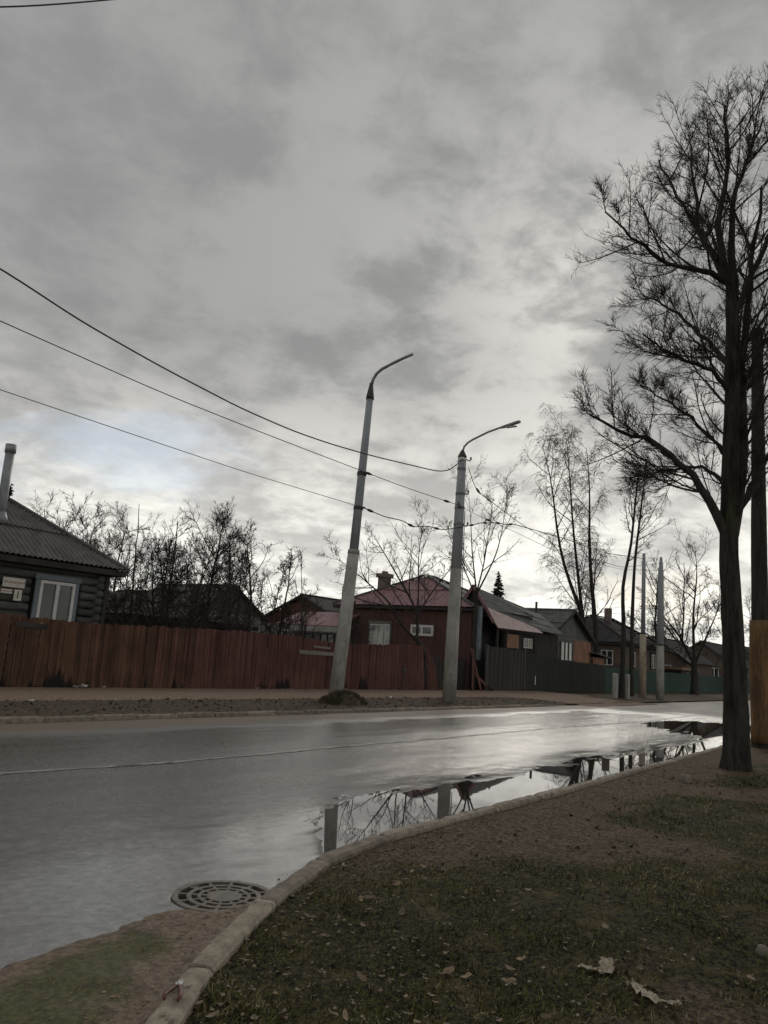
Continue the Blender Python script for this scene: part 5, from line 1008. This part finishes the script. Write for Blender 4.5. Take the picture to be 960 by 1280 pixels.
def litter_far():
    for i, (x, y, s, lb) in enumerate([(12.35, 19.15, .13, 'left white scrap of a cluster at the foot of the fence'), (12.62, 19.2, .2, 'biggest white scrap of a cluster at the foot of the fence'), (13.2, 19.1, .12, 'white scrap right of the cluster at the fence foot'),
                                       (22.4, 15.9, .12, 'white scrap on the soil verge left of the mossy heap'), (19.1, 19.1, .13, 'lone white scrap at the fence foot below the pale wall'), (9.1, 15.6, .12, 'white scrap on the grassy verge at the far left'), (23.7, 19.0, .12, 'white scrap at the fence foot right of the pale lamp post')]):
        rs = np.random.RandomState(80+i); V = []; F = []
        z = .12 if y > 16.3 else .10
        for a in range(4):
            for c in range(4): V.append((x+s*(a/3-.5)+.02*rs.randn(), y+s*.6*(c/3-.5)+.02*rs.randn(), z+.01+s*.55*rs.rand()))
        for a in range(3):
            for c in range(3): F.append((a*4+c, a*4+c+1, a*4+c+5, a*4+c+4))
        o = np_mesh('litter_scrap', np.array(V), np.array(F), M['white'], None, False); tag(o, lb, 'litter', 'white litter scraps along the far footway')
litter_far()
def heap():
    x0, y0 = 18.35, 14.75; rs = np.random.RandomState(5); n, m = 30, 10; V = []; F = []
    for k in range(m):
        for j in range(n):
            a = 2*math.pi*j/n; t = k/(m-1); rr = (1-t)*(.88+.25*math.sin(a*3+1)+.12*math.sin(a*7)); h = .03+.34*(1-(1-t)**2.2)+.05*rs.randn()*(0 < k < m-1)
            V.append((x0+rr*1.0*math.cos(a), y0+rr*.62*math.sin(a), h))
    for k in range(m-1):
        for j in range(n): F.append((k*n+j, k*n+(j+1) % n, (k+1)*n+(j+1) % n, (k+1)*n+j))
    M['heapgrass'] = simple('dry_stalks', (.045, .038, .022), (.12, .10, .058), 9, rough=.9, bump=0, rand=0)
    root = empty('soil_heap', (x0, y0, 0), 'low mossy heap of soil and dry grass round the pale lamp post', 'soil heap')
    np_mesh('soil', np.array(V)-np.array([x0, y0, 0]), np.array(F), M['yard'], root)
    V = []; F = []; T = []
    for i in range(2600):
        a = rs.rand()*2*math.pi; t = rs.rand()**.6; rr = t*.92; b = np.array([rr*math.cos(a), rr*.62*math.sin(a), 0.03+.34*(1-t**2.2)]); d = np.array([rs.randn()*.6, rs.randn()*.6, .8]); L = .05+.13*rs.rand(); q = np.array([-d[1], d[0], 0]); q = q/np.linalg.norm(q)*.007
        k = len(V); V += [b-q, b+q, b+d*L]; F.append((k, k+1, k+2)); T += [.25+.45*rs.rand()+.4*(rs.rand() < .4)]*3
    np_mesh('dry_grass', np.array(V), np.array(F), M['heapgrass'], root, False, {'tone': np.array(T)}, 'stuff')
heap()
def grass():
    rs = np.random.RandomState(9); N = 260000
    r = 2.8+13*rs.rand(N)**1.7; a = R_(36.9)+(rs.rand(N)-.42)*R_(86)-R_(12); X = r*np.cos(a); Y = r*np.sin(a)
    s = lawn_soil(X, Y); tuft = vnoise(X*3.3, Y*3.3, 71, 4); ok = (Y < kerb_y(X)-.16) & (rs.rand(N) > s*1.02-.02) & (tuft+.25*rs.randn(N) > -.25)
    X, Y, r, tuft = X[ok], Y[ok], r[ok], tuft[ok]; n = len(X); Z = lawn_z(X, Y)-.004
    h = (.012+.028*rs.rand(n)**2)*(.75+.6*np.clip(tuft, 0, 1))*(.8+r*.04); th = rs.rand(n)*2*np.pi; ln = .4+1.8*rs.rand(n); w = .0015+.00035*r
    d = np.stack([np.cos(th)*ln, np.sin(th)*ln, np.ones(n)], 1); d = unit(d)*h[:, None]*1.5; q = np.stack([-np.sin(th), np.cos(th), 0*th], 1)*w[:, None]; B = np.stack([X, Y, Z], 1)
    V = np.stack([B-q, B+q, B+d*.6+q*.7+[0, 0, .002], B+d], 1).reshape(-1, 3); F = np.arange(4*n).reshape(n, 4)
    tone = np.repeat(np.clip(.30+.75*vnoise(X*1.5, Y*1.5, 73, 4)+.28*rs.randn(n)+.45*(rs.rand(n) < .12), 0, 1), 4)
    np_mesh('grass', V, F, M['grass'], None, False, {'tone': tone}, 'stuff')
grass()
def leaf_shape(seed, n=11):
    """A curled, torn leaf: an oval blade with a ragged edge, folded along its rib."""
    rs = np.random.RandomState(seed); V = [(0, 0, -.05)]; F = []; cur, fold = .35+.5*rs.rand(), .2+.5*rs.rand()
    for j in range(n):
        a = 2*math.pi*j/n; r = .82+.30*rs.rand()-(.35 if rs.rand() < .18 else 0); x, y = r*math.cos(a)*1.2, r*math.sin(a)*.68
        V.append((x, y, fold*abs(y)+cur*.35*x*x-.1+.08*rs.randn()))
    for j in range(n): F.append((0, 1+j, 1+(j+1) % n))
    return np.array(V), np.array(F)
def leaves():
    rs = np.random.RandomState(19); sh = [leaf_shape(200+k) for k in range(6)]; mes = []
    for V, F in sh:
        me = bpy.data.meshes.new('dead_leaf'); me.from_pydata([tuple(v) for v in V], [], [tuple(f) for f in F]); me.update(); me.materials.append(M['leaf']); mes.append(me)
    k = 0
    while k < 130:
        r = 3.0+3.4*rs.rand()**1.2; a = R_(36.9)+(rs.rand()-.42)*R_(80)-R_(12); x, y = r*math.cos(a), r*math.sin(a); t = kerb_y(x)-y
        if t < .2 or (t > 1.0 and rs.rand() < .6): continue
        o = mesh_obj('dead_leaf', mes[k % 6], None, None, (x, y, lz(x, y)+.020)); s = .012+.021*rs.rand()**1.2; o.scale = (s, s, s); o.rotation_euler = (.35*rs.randn(), .35*rs.randn(), 6.3*rs.rand())
        tag(o, 'curled dead brown leaf lying among others on the near lawn', 'leaf', 'dead leaves on the near lawn'); k += 1
    Vs = []; Fs = []; c = 0
    for i in range(15000):
        r = 3.0+12*rs.rand()**1.6; a = R_(36.9)+(rs.rand()-.42)*R_(84)-R_(12); x, y = r*math.cos(a), r*math.sin(a); t = kerb_y(x)-y
        if t < .17 or rs.rand() > .25+.9*math.exp(-t/.7)+.5*max(0., float(vnoise(np.array([x*1.7]), np.array([y*1.7]), 91, 3)[0])): continue
        V, F = sh[rs.randint(6)]; s = .004+.013*rs.rand()**2.5; th = 6.3*rs.rand(); ca, sa = math.cos(th), math.sin(th)
        Vs.append(np.stack([x+s*(V[:, 0]*ca-V[:, 1]*sa), y+s*(V[:, 0]*sa+V[:, 1]*ca), lz(x, y)+.016+s*V[:, 2]], 1)); Fs.append(F+c); c += len(V)
    np_mesh('leaf_litter', np.concatenate(Vs), np.concatenate(Fs), M['leaf'], None, False, None, 'stuff')
    # clods and crumbs on the bare earth
    n = 16000; r_ = 3.2+11*rs.rand(n)**1.5; a_ = R_(36.9)+(rs.rand(n)-.42)*R_(84)-R_(12); X, Y = r_*np.cos(a_), r_*np.sin(a_)
    k = (Y < kerb_y(X)-.17) & (rs.rand(n) < .15+lawn_soil(X, Y)) & (vnoise(X*2.5, Y*2.5, 95, 4)+.35*rs.randn(n) > .0); X, Y, r_ = X[k], Y[k], r_[k]; n = len(X)
    B = np.stack([X, Y, lawn_z(X, Y)], 1); q = ((.0035+.015*rs.rand(n)**3)*(.7+r_*.06))[:, None]; V = np.stack([B+q*rs.randn(n, 3)*[1, 1, .4] for _ in range(4)], 1); V[:, 3, 2] += q[:, 0]*1.1
    F = np.array([(0, 1, 2), (0, 1, 3), (1, 2, 3), (2, 0, 3)]); F = (np.arange(n)[:, None, None]*4+F[None]).reshape(-1, 3)
    np_mesh('soil_crumbs', V.reshape(-1, 3), F, M['lawn'], None, False, {'soil': np.repeat(.35+.4*rs.rand(n), 4)}, 'stuff')
    # crumbs and twigs swept along the gutter and the silt
    b = MB(); 
    for i in range(900):
        x = 1.2+5*rs.rand(); y = kerb_y(x)+.03+abs(rs.randn())*.28
        if y > silt_edge(x)+.12: continue
        z = max(float(silt_z(np.array([x]), np.array([y]))[0]), float(road_z(np.array([x]), np.array([y]))[0])); s = .0018+.0045*rs.rand()**2; th = 6.3*rs.rand(); e = s*(1+2.5*rs.rand())
        if z < -.1: continue
        b.bar((x, y, z+s*.4), (x+e*math.cos(th), y+e*math.sin(th), z+s*.5), s, s*.8)
    b.build('gutter_debris', M['leaf'], None, kind='stuff')
leaves()
